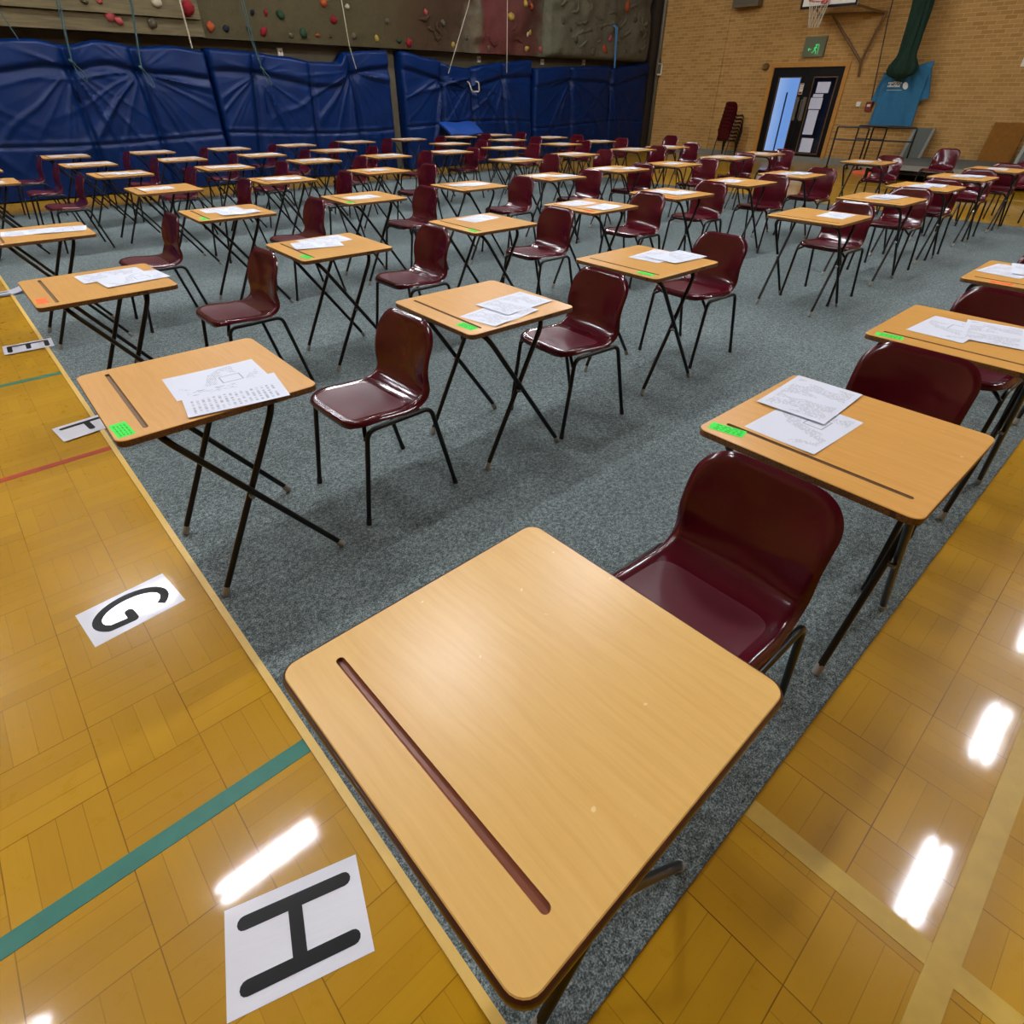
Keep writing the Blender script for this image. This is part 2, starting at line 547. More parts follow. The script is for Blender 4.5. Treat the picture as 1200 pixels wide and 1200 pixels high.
# double door
door = tag(empty('door_1', (X1, 0, 0)), kind='structure')
f = MB()
f.box(-.04, .1, DY1 - .1, DY1, .1, DZ); f.box(-.04, .1, DY0, DY0 + .1, .1, DZ); f.box(-.04, .1, DY0 + .1, DY1 - .1, DZ - .1, DZ)
f.build('door_frame', M['door_wood'], door, None)
ym = 8.42
for (a, b2, g0, g1) in ((ym + .004, DY1 - .1, 8.57, 9.16), (DY0 + .1, ym - .004, 7.63, 8.2)):
    l = MB(); z0, z1, h0, h1 = .135, DZ - .1, .21, 1.85
    l.box(0, .045, a, g0, z0, z1); l.box(0, .045, g1, b2, z0, z1); l.box(0, .045, g0, g1, z0, h0); l.box(0, .045, g0, g1, h1, z1)
    lf = l.build('door_leaf', M['door_black'], door, None)
    fr = MB(); e = .02
    fr.box(-.008, 0, g0 - e, g0, h0 - e, h1 + e); fr.box(-.008, 0, g1, g1 + e, h0 - e, h1 + e)
    fr.box(-.008, 0, g0, g1, h0 - e, h0); fr.box(-.008, 0, g0, g1, h1, h1 + e)
    fr.build('glazing_bead', M['frame_brown'], lf, None)
    MB().box(.015, .025, g0, g1, h0, h1).build('glass_pane', M['glass'], lf, None)
    s = 1 if a > ym else -1
    MB().box(-.012, 0, ym + s * .1 - .045, ym + s * .1 + .045, .93, 1.44).build('push_plate', M['grey_pipe'], lf, None)
    MB().tube(fillet([(-.012, ym + s * .045, .98), (-.055, ym + s * .045, .98), (-.055, ym + s * .045, 1.38), (-.012, ym + s * .045, 1.38)], .03), .011, 8).build('pull_handle', M['steel'], lf)
for i, (ya, yb, za, zb, nm) in enumerate([(7.76, 8.09, 1.53, 1.76, 'top white notice taped to the right glass of the double door'),
                                           (7.87, 8.13, 1.44, 1.51, 'narrow white notice second from top on the right door glass'),
                                           (7.85, 8.17, 1.19, 1.43, 'white notice third from top on the right door glass'),
                                           (7.88, 8.15, .63, 1.17, 'long white notice in the middle of the right door glass'),
                                           (7.81, 8.13, .23, .55, 'lowest white notice on the right glass of the double door')]):
    tag(MB().box(X1 + .01, X1 + .0145, ya, yb, za, zb).build('notice', M['notice_blue'], angle=None), nm, 'notice', 'notices taped to the door glass')
fs = tag(MB().box(X1 - .006, X1 - .001, 8.44, 8.54, 1.5, 1.73).build('fire_door_sign', M['white_plastic'], angle=None),
         'small red and white sign on the black meeting stile of the double door', 'sign')
q = MB()
for k in range(10):      # red ring and base band of the pictogram
    a0, a1 = 2 * PI * k / 10, 2 * PI * (k + 1) / 10
    q.add([(-.0075, 8.49 + r * math.cos(a), 1.645 + r * math.sin(a)) for a, r in ((a0, .036), (a0, .026), (a1, .026), (a1, .036))], [(0, 1, 2, 3)], False)
q.box(-.0075, -.0065, 8.447, 8.533, 1.507, 1.555)
q.box(-.0075, -.0065, 8.447, 8.533, 1.70, 1.722)
for s in q.v: pass
q.v = [(x + X1, y, z) for x, y, z in q.v]
q.build('red_pictogram', M['red_plastic'], fs, None)
# what lies behind the glass: dark wall behind the right leaf, pale wall and a post behind the left one
struct(MB().box(18.8, 18.9, 6.6, 8.95, -.1, 3.2), 'wall_corridor', M['corridor'])
struct(MB().box(18.0, 22.5, 6.0, 14.0, -.12, -.1), 'floor_corridor', M['corridor_wall'])
struct(MB().box(20.5, 20.55, 10.08, 10.105, -.1, 1.55), 'trim_10', M['dark_trim'])

# ------------------------------------------------------------------ exam desk
ZT = .71


def rrect(hx, hy, r, n=6):
    pts = []
    for cx, cy, a0 in ((hx - r, hy - r, 0), (-hx + r, hy - r, 90), (-hx + r, -hy + r, 180), (hx - r, -hy + r, 270)):
        for k in range(n + 1):
            a = R(a0 + 90 * k / n)
            pts.append((cx + r * math.cos(a), cy + r * math.sin(a)))
    return pts


GX, GW, GL = -.212, .0075, .253


def groove_loop(n=6, w=GW):
    pts = []
    for s in (1, -1):
        for k in range(n + 1):
            a = R(0 + 180 * k / n) if s == 1 else R(180 + 180 * k / n)
            pts.append((GX + w * math.cos(a), s * (GL - GW) + w * math.sin(a)))
    return pts


def desk_top_mesh(lip=0.):
    m = MB()
    H = .2985
    outer, ring, gl = rrect(H, H, .03), rrect(H - .0018, H - .0018, .0285), groove_loop()
    vs = [Vector(p) for p in ring] + [Vector(p) for p in gl]
    n, k = len(ring), len(gl)
    ed = [(i, (i + 1) % n) for i in range(n)] + [(n + i, n + (i + 1) % k) for i in range(k)]
    r = delaunay_2d_cdt(vs, ed, [], 0, 1e-6)
    pv, pf = r[0], r[2]
    gs = set()

    def inside(c):
        x, y = c[0] - GX, max(-(GL - GW), min(GL - GW, c[1]))
        return (x * x + (c[1] - y) ** 2) < GW * GW * .995
    fs = []
    for f in pf:
        c = sum((pv[i] for i in f), Vector((0, 0))) / len(f)
        if inside(c): continue
        fs.append(tuple(f))
    m.add([(p[0], p[1], ZT) for p in pv], fs, False)
    m.add([(x, y, ZT) for x, y in ring] + [(x, y, ZT - .0018) for x, y in outer],
          [((i + 1) % n, i, n + i, n + (i + 1) % n) for i in range(n)], True)
    m.mi = 1
    prof = [(0, .0018), (0, .02)] if not lip else [(0, .0018), (lip * .7, .0035), (lip, .007), (lip, .019), (lip * .6, .0235), (-.004, .0245), (-.004, .02)]
    for (la, za), (lb, zb) in zip(prof, prof[1:]):
        A, B = rrect(H + la, H + la, .03 + la), rrect(H + lb, H + lb, .03 + lb)
        m.add([(x, y, ZT - za) for x, y in A] + [(x, y, ZT - zb) for x, y in B],
              [((i + 1) % n, i, n + i, n + (i + 1) % n) for i in range(n)], True)
    m.add([(x, y, ZT - .02) for x, y in outer], [tuple(reversed(range(n)))], False)
    return m


def groove_mesh():
    m = MB()
    loops = [[(x, y, ZT - .0002) for x, y in groove_loop()]]
    for w, d in ((.93, .003), (.7, .0055), (.35, .007)):
        loops.append([(GX + (x - GX) * w, y, ZT - d) for x, y in groove_loop()])
    n = len(loops[0])
    for a, b in zip(loops, loops[1:]):
        m.add(a + b, [((i + 1) % n, i, n + i, n + (i + 1) % n) for i in range(n)])
    m.add(loops[-1], [tuple(range(n))])
    for i in range(len(m.f)):
        m.f[i] = m.f[i]
    m.recalc = False
    return m


def make_desk():
    d = empty('exam_desk')
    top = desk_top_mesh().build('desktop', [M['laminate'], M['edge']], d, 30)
    groove_mesh().build('pencil_groove', M['groove_tan'], top)
    zt, rt = ZT - .02 - .0115, .011
    for (tx, fx, hy) in ((-.195, .27, .262), (.165, -.19, .238)):
        zf = .012
        full = fillet([(fx, -hy, zf), (tx, -hy, zt), (tx, hy, zt), (fx, hy, zf)], .075, 8)
        n = len(full)
        MB().tube(full[9:n - 9], rt, 12).build('top_bar', M['black_tube'], d)
        for s in (0, 1):
            part = full[:10] if s == 0 else full[n - 10:]
            lg = MB().tube(part, rt, 12).build('leg', M['black_tube'], d)
            y = -hy if s == 0 else hy
            dv = Vector((tx - fx, 0, zt - zf)).normalized()
            f0 = Vector((fx, y, zf - .004))
            MB().tube([f0 - dv * .002, f0 + dv * .004, f0 + dv * .034], [.0125, .0138, .0128], 12).build('foot_cap', M['grey_rubber'], lg)
    for y in (-.25, .25):
        MB().tube([(.0, y - .016, .37), (.0, y + .016, .37)], .008, 8).build('pivot_bolt', M['steel'], d)
    return d


def sheet_mesh(name, mat, kind, L=.297, W=.21, lift=.0):
    m = MB()

    def fn(u, v):
        x, y = (u - .5) * L, (v - .5) * W
        z = 0
        if kind == 1: z = .0028 * max(0, abs(u - .5) * 2 - .35) ** 2
        if kind == 2: z = .0022 * (1 + math.sin(u * 9)) * (1 - v)
        if kind == 3: z = .005 * max(0, (1 - u) + (1 - v) - 1.2) ** 2
        return (x, y, z + .0003)
    m.grid(fn, 14, 6)
    o = m.build(name, mat, None, None)
    return o


make = make_desk
desk0 = make()
# sticky notes as parts of the desks that carry one
notes = {}
for k in ('green', 'orange'):
    n = MB().box(-.022, .022, -.05, .05, 0, .0006).build('sticky_note', M[k + '_note'], None, None)
    n['label'] = k + ' sticky note'
    w_ = MB()
    for q in range(4):
        x = -.015 + q * .009
        y = -.042
        while y < .036:
            l = random.uniform(.006, .02)
            w_.box(x, x + .0035, y, min(y + l, .042), .0006, .0009); y += l + .006
    w_.build('handwriting', M['ink_' + k], n, None)
    notes[k] = n

# ------------------------------------------------------------------ chair
PROF = [(-.236, .437), (-.226, .4455), (-.21, .450), (-.19, .452), (-.15, .451), (-.10, .447), (-.05, .442),
        (0, .438), (.04, .437), (.075, .440), (.105, .449), (.128, .464), (.145, .487), (.156, .515), (.164, .55),
        (.173, .585), (.181, .62), (.188, .65), (.194, .68), (.199, .705), (.203, .727), (.206, .748)]


def catmull(P, n):
    Q = [P[0]] + list(P) + [P[-1]]
    out = []
    for i in range(1, len(Q) - 2):
        p0, p1, p2, p3 = (Vector(q) for q in Q[i - 1:i + 3])
        for k in range(n):
            t = k / n
            out.append(.5 * (2 * p1 + (p2 - p0) * t + (2 * p0 - 5 * p1 + 4 * p2 - p3) * t * t + (3 * p1 - p0 - 3 * p2 + p3) * t ** 3))
    out.append(Vector(P[-1]))
    return out


def resample(P, n):
    L = [0.]
    for a, b in zip(P, P[1:]): L.append(L[-1] + (b - a).length)
    out, j = [], 0
    for k in range(n + 1):
        s = L[-1] * k / n
        while j < len(L) - 2 and L[j + 1] < s: j += 1
        d = L[j + 1] - L[j]
        out.append(P[j].lerp(P[j + 1], 0 if d == 0 else min(1, (s - L[j]) / d)))
    return out


RF, RT, ROLL = .10, .10, .024


def halfw(x, z):
    if x < .0: return .209 - .004 * min(1, max(0, (-.1 - x) / .13)) ** 2
    if z < .50: return .209 - .012 * (.5 - .5 * math.cos(PI * min(1, max(0, (x - .0) / .14))))
    return .197 + .001 * (.5 - .5 * math.cos(PI * min(1, (z - .5) / .13)))


def shell_mesh():
    m = MB()
    nu, N = 40, 96
    Q = resample(catmull(PROF, 8), 400)
    LT_ = sum((b - a).length for a, b in zip(Q, Q[1:]))
    P, S = [], []
    for i in range(N):
        t = i / (N - 1)
        t = .55 * t + .45 * (.5 - .5 * math.cos(PI * t))          # rows crowd towards both ends
        k = t * 400; j = min(399, int(k))
        P.append(Q[j].lerp(Q[j + 1], k - j)); S.append(t * LT_)
    rows = []
    for i in range(N):
        x, z = P[i]
        a, b = P[max(0, i - 1)], P[min(N - 1, i + 1)]
        tx, tz = b[0] - a[0], b[1] - a[1]
        l = math.hypot(tx, tz)
        nx, nz = -tz / l, tx / l                      # up for the seat, forward for the back
        w0 = halfw(x, z)
        e, rc = (S[i], RF) if S[i] < LT_ / 2 else (LT_ - S[i], RT)
        w = w0
        if e < rc: w = w0 - rc + math.sqrt(max(0, rc * rc - (rc - e) ** 2))
        bk = min(1., max(0., (z - .46) / .12)); bk = bk * bk * (3 - 2 * bk)
        row = []
        for k in range(nu + 1):
            u = -1 + 2 * k / nu
            u = math.copysign(1 - (1 - abs(u)) ** 1.35, u)
            y = u * w
            au = abs(y) / .205
            if e < rc and abs(y) > w0 - rc: dist = rc - math.hypot(rc - e, abs(y) - w0 + rc)
            else: dist = min(e, w0 - abs(y))
            fade = min(1., e / .16); fade = fade * fade * (3 - 2 * fade)
            d = ((.013 * au ** 3) * (1 - bk) + (.036 * au ** 2.2) * bk) * (.3 + .7 * fade)
            q = max(0., 1 - max(0., dist) / ROLL)
            d -= (.020 * (1 - bk) + .013 * bk) * q ** 2.2
            row.append((x + nx * d, y, z + nz * d))
        rows.append(row)
    m.grid(lambda s, t: rows[int(round(t * (N - 1)))][int(round(s * nu))], nu, N - 1)
    return m


def make_chair():
    c = empty('chair')
    o = shell_mesh().build('seat_shell', M['maroon'], c, None)
    me = o.data
    bm = bmesh.new(); bm.from_mesh(me)
    bmesh.ops.solidify(bm, geom=bm.faces, thickness=.004)
    bmesh.ops.recalc_face_normals(bm, faces=bm.faces)
    bm.to_mesh(me); bm.free()
    me.shade_smooth(); me.set_sharp_from_angle(angle=R(60))
    rz, r = .4235, .0105
    for s in (-1, 1):
        full = fillet([(-.238, s * .219, .012), (-.172, s * .213, rz), (.135, s * .213, rz), (.232, s * .219, .012)], .048, 8)
        n = len(full)
        MB().tube(full[9:n - 9], r, 12).build('side_rail', M['black_tube'], c)
        for part in (full[:10], full[n - 10:][::-1]):
            lg = MB().tube(part, r, 12).build('leg', M['black_tube'], c)
            p0, p1 = Vector(part[0]), Vector(part[1])
            dv = (p1 - p0).normalized()
            MB().tube([p0 - dv * .012, p0 - dv * .008, p0 + dv * .02], [.0112, .0125, .0118], 12).build('foot_tip', M['black_rubber'], lg)
    MB().tube(fillet([(-.185, -.213, rz - .035), (-.15, -.15, rz + .004), (-.15, .15, rz + .004), (-.185, .213, rz - .035)], .03, 5), .009, 10).build('cross_bar', M['black_tube'], c)
    MB().tube([(.085, -.2, rz), (.085, .2, rz)], .009, 10).build('cross_bar', M['black_tube'], c)
    return c


chair0 = make_chair()
index_children(None)

# ------------------------------------------------------------------ rows
ORD = ['first', 'second', 'third', 'fourth', 'fifth', 'sixth', 'seventh', 'eighth', 'ninth', 'tenth']
ROWS = {'H': 'row H', 'G': 'row G', 'F': 'row F', 'E': 'row E', 'D': 'the row behind row E', 'C': 'the second row behind row E',
        'B': 'the second row from tarpaulins', 'A': 'the last row beside tarpaulins'}
# desk: x, y, yaw(deg), note (kind, dx, dy), papers [(dx, dy, yaw, style)], chair x offset, chair y, chair yaw
G_, O_ = 'green', 'orange'
T, B_, F_ = 'text', 'table', 'form'
DESKS = {
    'H': [(.228, .300, .3, None, [], .645, .32, -1),
          (1.490, .303, -1, (G_, -.245, .232, 12), [(-.045, .10, -2, F_), (.135, .17, 2, T)], .56, .335, 0),
          (2.701, .303, -.4, (G_, -.255, .215, 8), [(.02, .085, -4, F_), (.085, -.06, 9, T)], .49, .33, -2),
          (4.0, .31, 0, (O_, -.262, .12, 0), [(.06, .16, -8, T), (.16, .06, 12, F_)], .5, .33, 0)],
    'G': [(.222, 1.921, -.9, (G_, -.268, -.222, 3), [(.06, -.035, -3, F_), (.06, -.20, -9, B_)], .655, 1.93, 1),
          (1.495, 1.933, -1.6, (G_, -.243, -.198, 4), [(-.03, -.155, 9, T), (.115, -.085, 5, T)], .56, 1.875, -4),
          (2.752, 1.95, -1.5, (G_, -.245, -.19, 3), [(.13, .03, 6, T), (.20, -.07, -3, F_)], .645, 1.965, -3),
          (5.03, 1.95, -1, None, [(.115, -.085, 2, F_)], .46, 1.95, -2),
          (6.42, 1.98, -2, None, [(.05, .02, 4, T), (.14, -.02, -5, F_)], .52, 1.94, 0),
          (7.71, 2.0, -2, None, [(-.02, .03, 3, T), (.13, -.04, 6, T)], .3, 1.97, 1),
          (9.02, 2.0, -2, None, [(.07, .02, -2, T), (.14, -.07, 6, T)], .5, 2.0, 0),
          (10.36, 1.97, -1, None, [(.06, .0, 5, T)], .3, 1.95, 0)],
    'F': [(.259, 3.5, 0, (O_, -.262, -.18, 0), [(.09, .12, 3, T), (.155, -.03, 5, F_)], .66, 3.49, 1),
          (1.55, 3.525, -2, (G_, -.24, -.2, 5), [(.05, .165, 2, T), (-.05, .06, -13, T)], .56, 3.44, 0),
          (2.8, 3.5, -2, (G_, -.25, -.21, 0), [(.075, .15, 11, T)], .55, 3.44, -2),
          (4.03, 3.5, -1, (O_, -.245, -.2, 10), [(-.02, .15, 2, T), (.0, -.15, 6, F_)], .6, 3.47, 0),
          (5.2, 3.48, -3, (O_, -.24, -.18, 0), [(-.04, .12, 3, T), (.06, -.05, -4, T)], .6, 3.52, 0),
          (6.55, 3.52, -3, None, [(-.05, .08, 3, T)], .38, 3.4, 0),
          (7.7, 3.47, -1, None, [(.02, .05, 3, T), (.12, -.04, 5, T)], .38, 3.35, 0),
          (10.1, 3.48, 0, None, [(-.02, .05, 3, T)], .6, 3.46, 0)],
    'E': [(.25, 5.2, -1, None, [(-.05, .06, -6, T), (.14, .0, -10, F_)], .64, 5.14, 0),
          (1.53, 5.2, -2, (G_, -.24, -.2, 5), [(.0, .14, 0, T), (.06, -.1, -2, T)], .56, 5.18, 0),
          (2.78, 5.2, -2, (G_, -.245, -.2, 0), [(-.02, .0, 4, T)], .5, 5.17, 2),
          (4.05, 5.22, -2, None, [(-.02, .06, 3, T), (.08, .0, 8, T)], .52, 5.15, 0),
          (5.3, 5.23, -3, (O_, -.25, -.2, 0), [(-.08, .1, 4, T), (.1, -.1, 0, T)], .42, 5.15, 0),
          (6.55, 5.25, -2, None, [(-.1, .12, 2, T), (.1, -.1, 3, T)], .29, 5.21, 2),
          (7.64, 5.16, 0, None, [(.03, .02, 5, T)], .5, 5.05, -3),
          (9.15, 5.22, 0, None, [(-.08, .1, 3, T), (.12, -.1, 0, T)], .31, 5.19, 0),
          (10.2, 5.22, 0, None, [(.0, .0, 4, T)], .42, 5.12, 0)],
    'D': [(1.56, 7.0, -1, None, [(-.05, .04, 3, T)], .6, 6.95, 0),
          (2.78, 6.98, -2, None, [(-.03, .08, 2, T), (.06, -.04, -3, T)], .55, 6.9, 0),
          (4.07, 7.05, -2, (O_, -.23, -.2, 0), [(.0, .06, 3, T)], .5, 6.95, 0),
          (6.38, 7.02, -1, None, [(-.1, .05, 2, T), (.12, .0, 4, T)], .48, 6.95, 0),
          (7.72, 7.1, 0, None, [(-.08, .05, 3, T), (.06, 0, 6, T)], .45, 7.0, 0),
          (9.25, 7.1, 0, None, [(-.1, .05, 2, T), (.12, .0, 4, T)], .4, 7.0, 0),
          (10.2, 7.05, 0, None, [(-.02, .0, 3, T), (.1, .05, 4, T)], .5, 7.0, 0)],
    'C': [(.27, 8.72, 0, None, [(.02, -.1, 3, T)], .66, 8.55, 0),
          (1.56, 8.68, 0, None, [(-.04, .06, 3, T), (.1, -.06, -2, T)], .56, 8.55, 0),
          (2.76, 8.65, -2, None, [(-.05, .06, 3, T), (.1, -.05, 2, T)], .52, 8.5, 0),
          (4.05, 8.75, -2, None, [(-.05, .06, 3, T), (.1, -.05, 2, T)], .42, 8.5, 0),
          (5.25, 8.75, -2, None, [(.0, .0, 3, T), (.12, .03, 4, T)], .52, 8.7, 0),
          (6.47, 8.76, -1, None, [(-.09, .04, 3, T), (.13, -.03, 5, T)], .29, 8.73, 2),
          (7.72, 8.8, 0, None, [(-.09, .04, 3, T), (.13, -.03, 5, T)], .5, 8.75, 0),
          (9.2, 8.8, 0, None, [(.0, .0, 3, T), (.1, .05, 4, T)], .42, 8.75, 0),
          (10.35, 8.9, 0, None, [(-.09, .04, 3, T), (.13, -.03, 5, T)], .5, 8.8, 0)],
    'B': [(.28, 10.2, 0, None, [(-.09, .04, 3, T), (.13, -.03, 5, T)], .66, 10.0, 0),
          (1.52, 10.17, 0, None, [(-.09, .04, 3, T), (.13, -.03, 5, T)], .6, 10.1, 0),
          (2.68, 10.17, -1, None, [(-.09, .04, 3, T), (.13, -.03, 5, T)], .52, 10.05, 0),
          (3.85, 10.12, -1, None, [(-.09, .04, 3, T), (.13, -.03, 5, T)], .52, 10.1, 0),
          (5.12, 10.2, -1, None, [(.0, .0, 3, T), (.1, -.05, 2, T)], .5, 10.1, 0),
          (7.6, 10.22, 0, None, [(-.09, .04, 3, T), (.13, -.03, 5, T)], .5, 10.1, 0),
          (9.2, 10.35, 0, None, [(-.09, .04, 3, T), (.13, -.03, 5, T)], .5, 10.2, 0),
          (10.5, 10.4, 0, None, [(-.09, .04, 3, T), (.13, -.03, 5, T)], .5, 10.2, 0)],
    'A': [(.3, 11.75, 0, None, [(-.09, .04, 3, T), (.13, -.03, 5, T)], .66, 11.4, 0),
          (1.51, 11.72, 0, None, [(-.05, .04, 3, T), (.16, .0, 5, T)], .6, 11.5, 0),
          (2.7, 11.7, -1, None, [(-.09, .04, 3, T), (.13, -.03, 5, T)], .58, 11.55, 0),
          (3.9, 11.65, -1, None, [(-.09, .04, 3, T), (.13, -.03, 5, T)], .54, 11.5, 0),
          (5.15, 11.72, -1, None, [(-.09, .04, 3, T), (.13, -.03, 5, T)], .46, 11.45, 0),
          (6.45, 11.8, -1, None, [(-.09, .04, 3, T), (.13, -.03, 5, T)], .42, 11.6, 0),
          (7.7, 11.82, 0, None, [(-.09, .04, 3, T), (.13, -.03, 5, T)], .5, 11.6, 0),
          (9.05, 11.8, 0, None, [(-.09, .04, 3, T), (.13, -.03, 5, T)], .5, 11.7, 0),
          (10.15, 11.85, 0, None, [(-.09, .04, 3, T), (.13, -.03, 5, T)], .5, 11.7, 0)],
}
SHEETS = {}
for st in (T, B_, F_):
    for kd in (0, 1, 2, 3):
        SHEETS[st, kd] = None


def place_sheet(st, kd, x, y, z, rz, label):
    p = SHEETS[st, kd]
    if p is None:
        p = SHEETS[st, kd] = sheet_mesh('exam_paper', M['paper_' + st], kd)
        o = p
    else:
        o = p.copy(); C.objects.link(o)
    o.location = (x, y, z); o.rotation_euler = (0, 0, rz)
    tag(o, label, 'paper', 'exam papers laid out on the desks')
    return o


used_d = used_c = False
for rk, desks in DESKS.items():
    far = rk in 'CBA'
    for i, (x, y, yaw, note, papers, co, cy, cyaw) in enumerate(desks):
        where = '%s from yellow tape in %s' % (ORD[i], ROWS[rk])
        first = not used_d
        d = desk0 if first else copy_tree(desk0, skip=('pivot_bolt', 'foot_cap') if far else ())
        used_d = True
        d.location = (x, y, .005 if x < 11 else 0); d.rotation_euler = (0, 0, R(yaw))
        zt = ZT + .005
        if note:
            k, nx, ny, na = note
            kids = [o for o in (copy_tree(notes[k], d),)]
            kids[0].location = (nx, ny, ZT + .0001); kids[0].rotation_euler = (0, 0, R(na))
        if rk == 'H' and i == 0:
            lb = 'bare wooden exam desk with brown pencil groove, first from yellow tape in row H'
        elif note:
            lb = 'wooden exam desk with %s sticker, %s' % (note[0], where)
        else:
            lb = 'wooden exam desk with papers, ' + where
        tag(d, lb, 'desk', 'exam desks set out in rows')
        c, s = math.cos(R(yaw)), math.sin(R(yaw))
        for j, (px, py, pa, st) in enumerate(papers):
            if len(papers) == 1: pl = 'printed exam papers on desk ' + where
            else: pl = ('lower printed sheet on desk ' if j == 0 else 'upper printed sheet on desk ') + where
            kd = (i * 3 + j * 2 + ord(rk)) % 4
            if rk == 'G' and i == 0: kd = 1
            place_sheet(st, kd, x + px * c - py * s, y + px * s + py * c, zt + .0003 + .0035 * j, R(yaw + pa), pl)
        ch = chair0 if not used_c else copy_tree(chair0, skip=('foot_tip',) if far else ())
        used_c = True
        ch.location = (x + co, cy, .005 if x + co < 10.75 else .003); ch.rotation_euler = (0, 0, R(cyaw))
        tag(ch, 'maroon plastic chair behind desk ' + where, 'chair', 'maroon chairs set out at the desks')
for n in notes.values():
    for k in kids_of(n): bpy.data.objects.remove(k)
    bpy.data.objects.remove(n)
# the nearest desk has a darker edge band and groove
for ch in kids_of(desk0):
    if ch.name.startswith('desktop'):
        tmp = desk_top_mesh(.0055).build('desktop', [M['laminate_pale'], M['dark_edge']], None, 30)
        ch.data = tmp.data
        bpy.data.objects.remove(tmp)
        for g in kids_of(ch):
            g.data = g.data.copy(); g.data.materials[0] = M['groove_brown']

# spare chairs without a desk
for x, y, z, yaw, lb in ((12.5, 8.7, 0, 0, 'maroon plastic chair without a desk on the wooden floor before the brick wall'),
                         (13.1, 3.36, 0, -6, 'maroon plastic chair standing alone before the low grey stage'),
                         (11.65, 1.85, 0, 0, 'maroon plastic chair on wood just past the last desk of row G')):
    ch = copy_tree(chair0)
    ch.location = (x, y, z); ch.rotation_euler = (0, 0, R(yaw))
    tag(ch, lb, 'chair')
    ch['group'] = ''
    del ch['group']
# stack by the brick wall
for k in range(8):
    ch = copy_tree(chair0, skip=('foot_tip',))
    ch.location = (17.3 + .02 * k, 10.0 - .002 * k, .083 * k); ch.rotation_euler = (0, 0, R(174))
    tag(ch, 'maroon plastic chair, %s from the bottom of the stack by the brick wall' % ORD[k], 'chair', 'stacked maroon chairs by the brick wall')

# ------------------------------------------------------------------ letter sheets on the floor
def cap(m, a, b, r, z):
    a, b = Vector(a), Vector(b)
    d = (b - a).normalized(); n = Vector((-d.y, d.x))
    pts = []
    for c, s in ((b, 1), (a, -1)):
        for k in range(7):
            t = R(-90 + 30 * k)
            q = c + (d * math.cos(t) + n * math.sin(t)) * r * s
            pts.append((q.x, q.y, z))
    m.add(pts, [tuple(range(len(pts)))], False)


def stroke(m, path, r, z):
    P = [Vector(p) for p in path]
    L, Rr = [], []
    for i, p in enumerate(P):
        d = (P[min(i + 1, len(P) - 1)] - P[max(i - 1, 0)]).normalized(); n = Vector((-d.y, d.x))
        L.append((p.x + n.x * r, p.y + n.y * r, z)); Rr.append((p.x - n.x * r, p.y - n.y * r, z))
    k = len(P)
    m.add(L + Rr, [(i + 1, i, k + i, k + i + 1) for i in range(k - 1)], False)


def letter(ch, x, y, z, rz, label, curl=0.):
    o = MB().grid(lambda u, v: ((u - .5) * .297, (v - .5) * .21, .0004 + curl * max(0, (u - .6)) ** 2 + curl * .6 * max(0, .25 - v) ** 2), 14, 8).build('letter_sheet', M['laminated'], None, None, (x, y, z))
    o.rotation_euler = (0, 0, R(rz))
    tag(o, label, 'sign', 'row letters laid on the floor')
    m = MB(); Z = .0009
    def pt(a, b): return (b, -a)                       # a = right, b = up of the glyph
    if ch == 'H':
        S = [((-.062, -.108), (-.062, .112)), ((.062, -.108), (.062, .112)), ((-.062, .0), (.062, .0))]
    elif ch == 'F':
        S = [((-.06, -.11), (-.06, .11)), ((-.06, .11), (.06, .11)), ((-.06, .005), (.045, .005))]
    elif ch == 'E':
        S = [((-.06, -.11), (-.06, .11)), ((-.06, .11), (.06, .11)), ((-.06, 0), (.05, 0)), ((-.06, -.11), (.06, -.11))]
    else:
        S = []
    for a, b in S: cap(m, pt(*a), pt(*b), .0152, Z); Z += .0001
    if ch in 'GCD':
        n = 28
        if ch == 'D':
            arc = [pt(-.05 + .1 * math.cos(R(t)), .105 * math.sin(R(t))) for t in [-90 + 180 * k / n for k in range(n + 1)]]
            cap(m, pt(-.05, -.105), pt(-.05, .105), .0152, Z)
        else:
            arc = [pt(.005 + .075 * math.cos(R(t)), .11 * math.sin(R(t))) for t in [48 + (312 - 48 if ch == 'C' else 296 - 48 + 14) * k / n for k in range(n + 1)]]
        stroke(m, arc, .0152, Z + .0001)
        if ch == 'G':
            e = arc[-1]
            cap(m, e, pt(.062, -.012), .0152, Z + .0002); cap(m, pt(.062, -.012), pt(.015, -.012), .0152, Z + .0003)
    m.build('printed_letter', M['letter_ink'], o, None)


letter('H', -.237, .536, .0006, -18.6, 'white sheet with black letter H on the wooden floor beside the yellow tape')
letter('G', -.248, 1.859, .0006, 5.5, 'white sheet with black letter G on the wooden floor beside the yellow tape')
letter('F', -.053, 3.525, .0066, 6, 'white sheet with black letter F lying across the yellow tape')
letter('E', -.104, 5.2, .0066, -3, 'white sheet with black letter E lying across the yellow tape')
letter('D', -.06, 6.93, .0066, 4, 'white sheet with curled corner beyond letter E at the yellow tape', .14)
letter('C', -.035, 8.55, .0066, 0, 'farthest white sheet on the yellow tape, under the first desks', .14)

# ------------------------------------------------------------------ blue covers along the back wall
def sstep(a, b, v):
    t = max(0., min(1., (v - a) / (b - a)))
    return t * t * (3 - 2 * t)


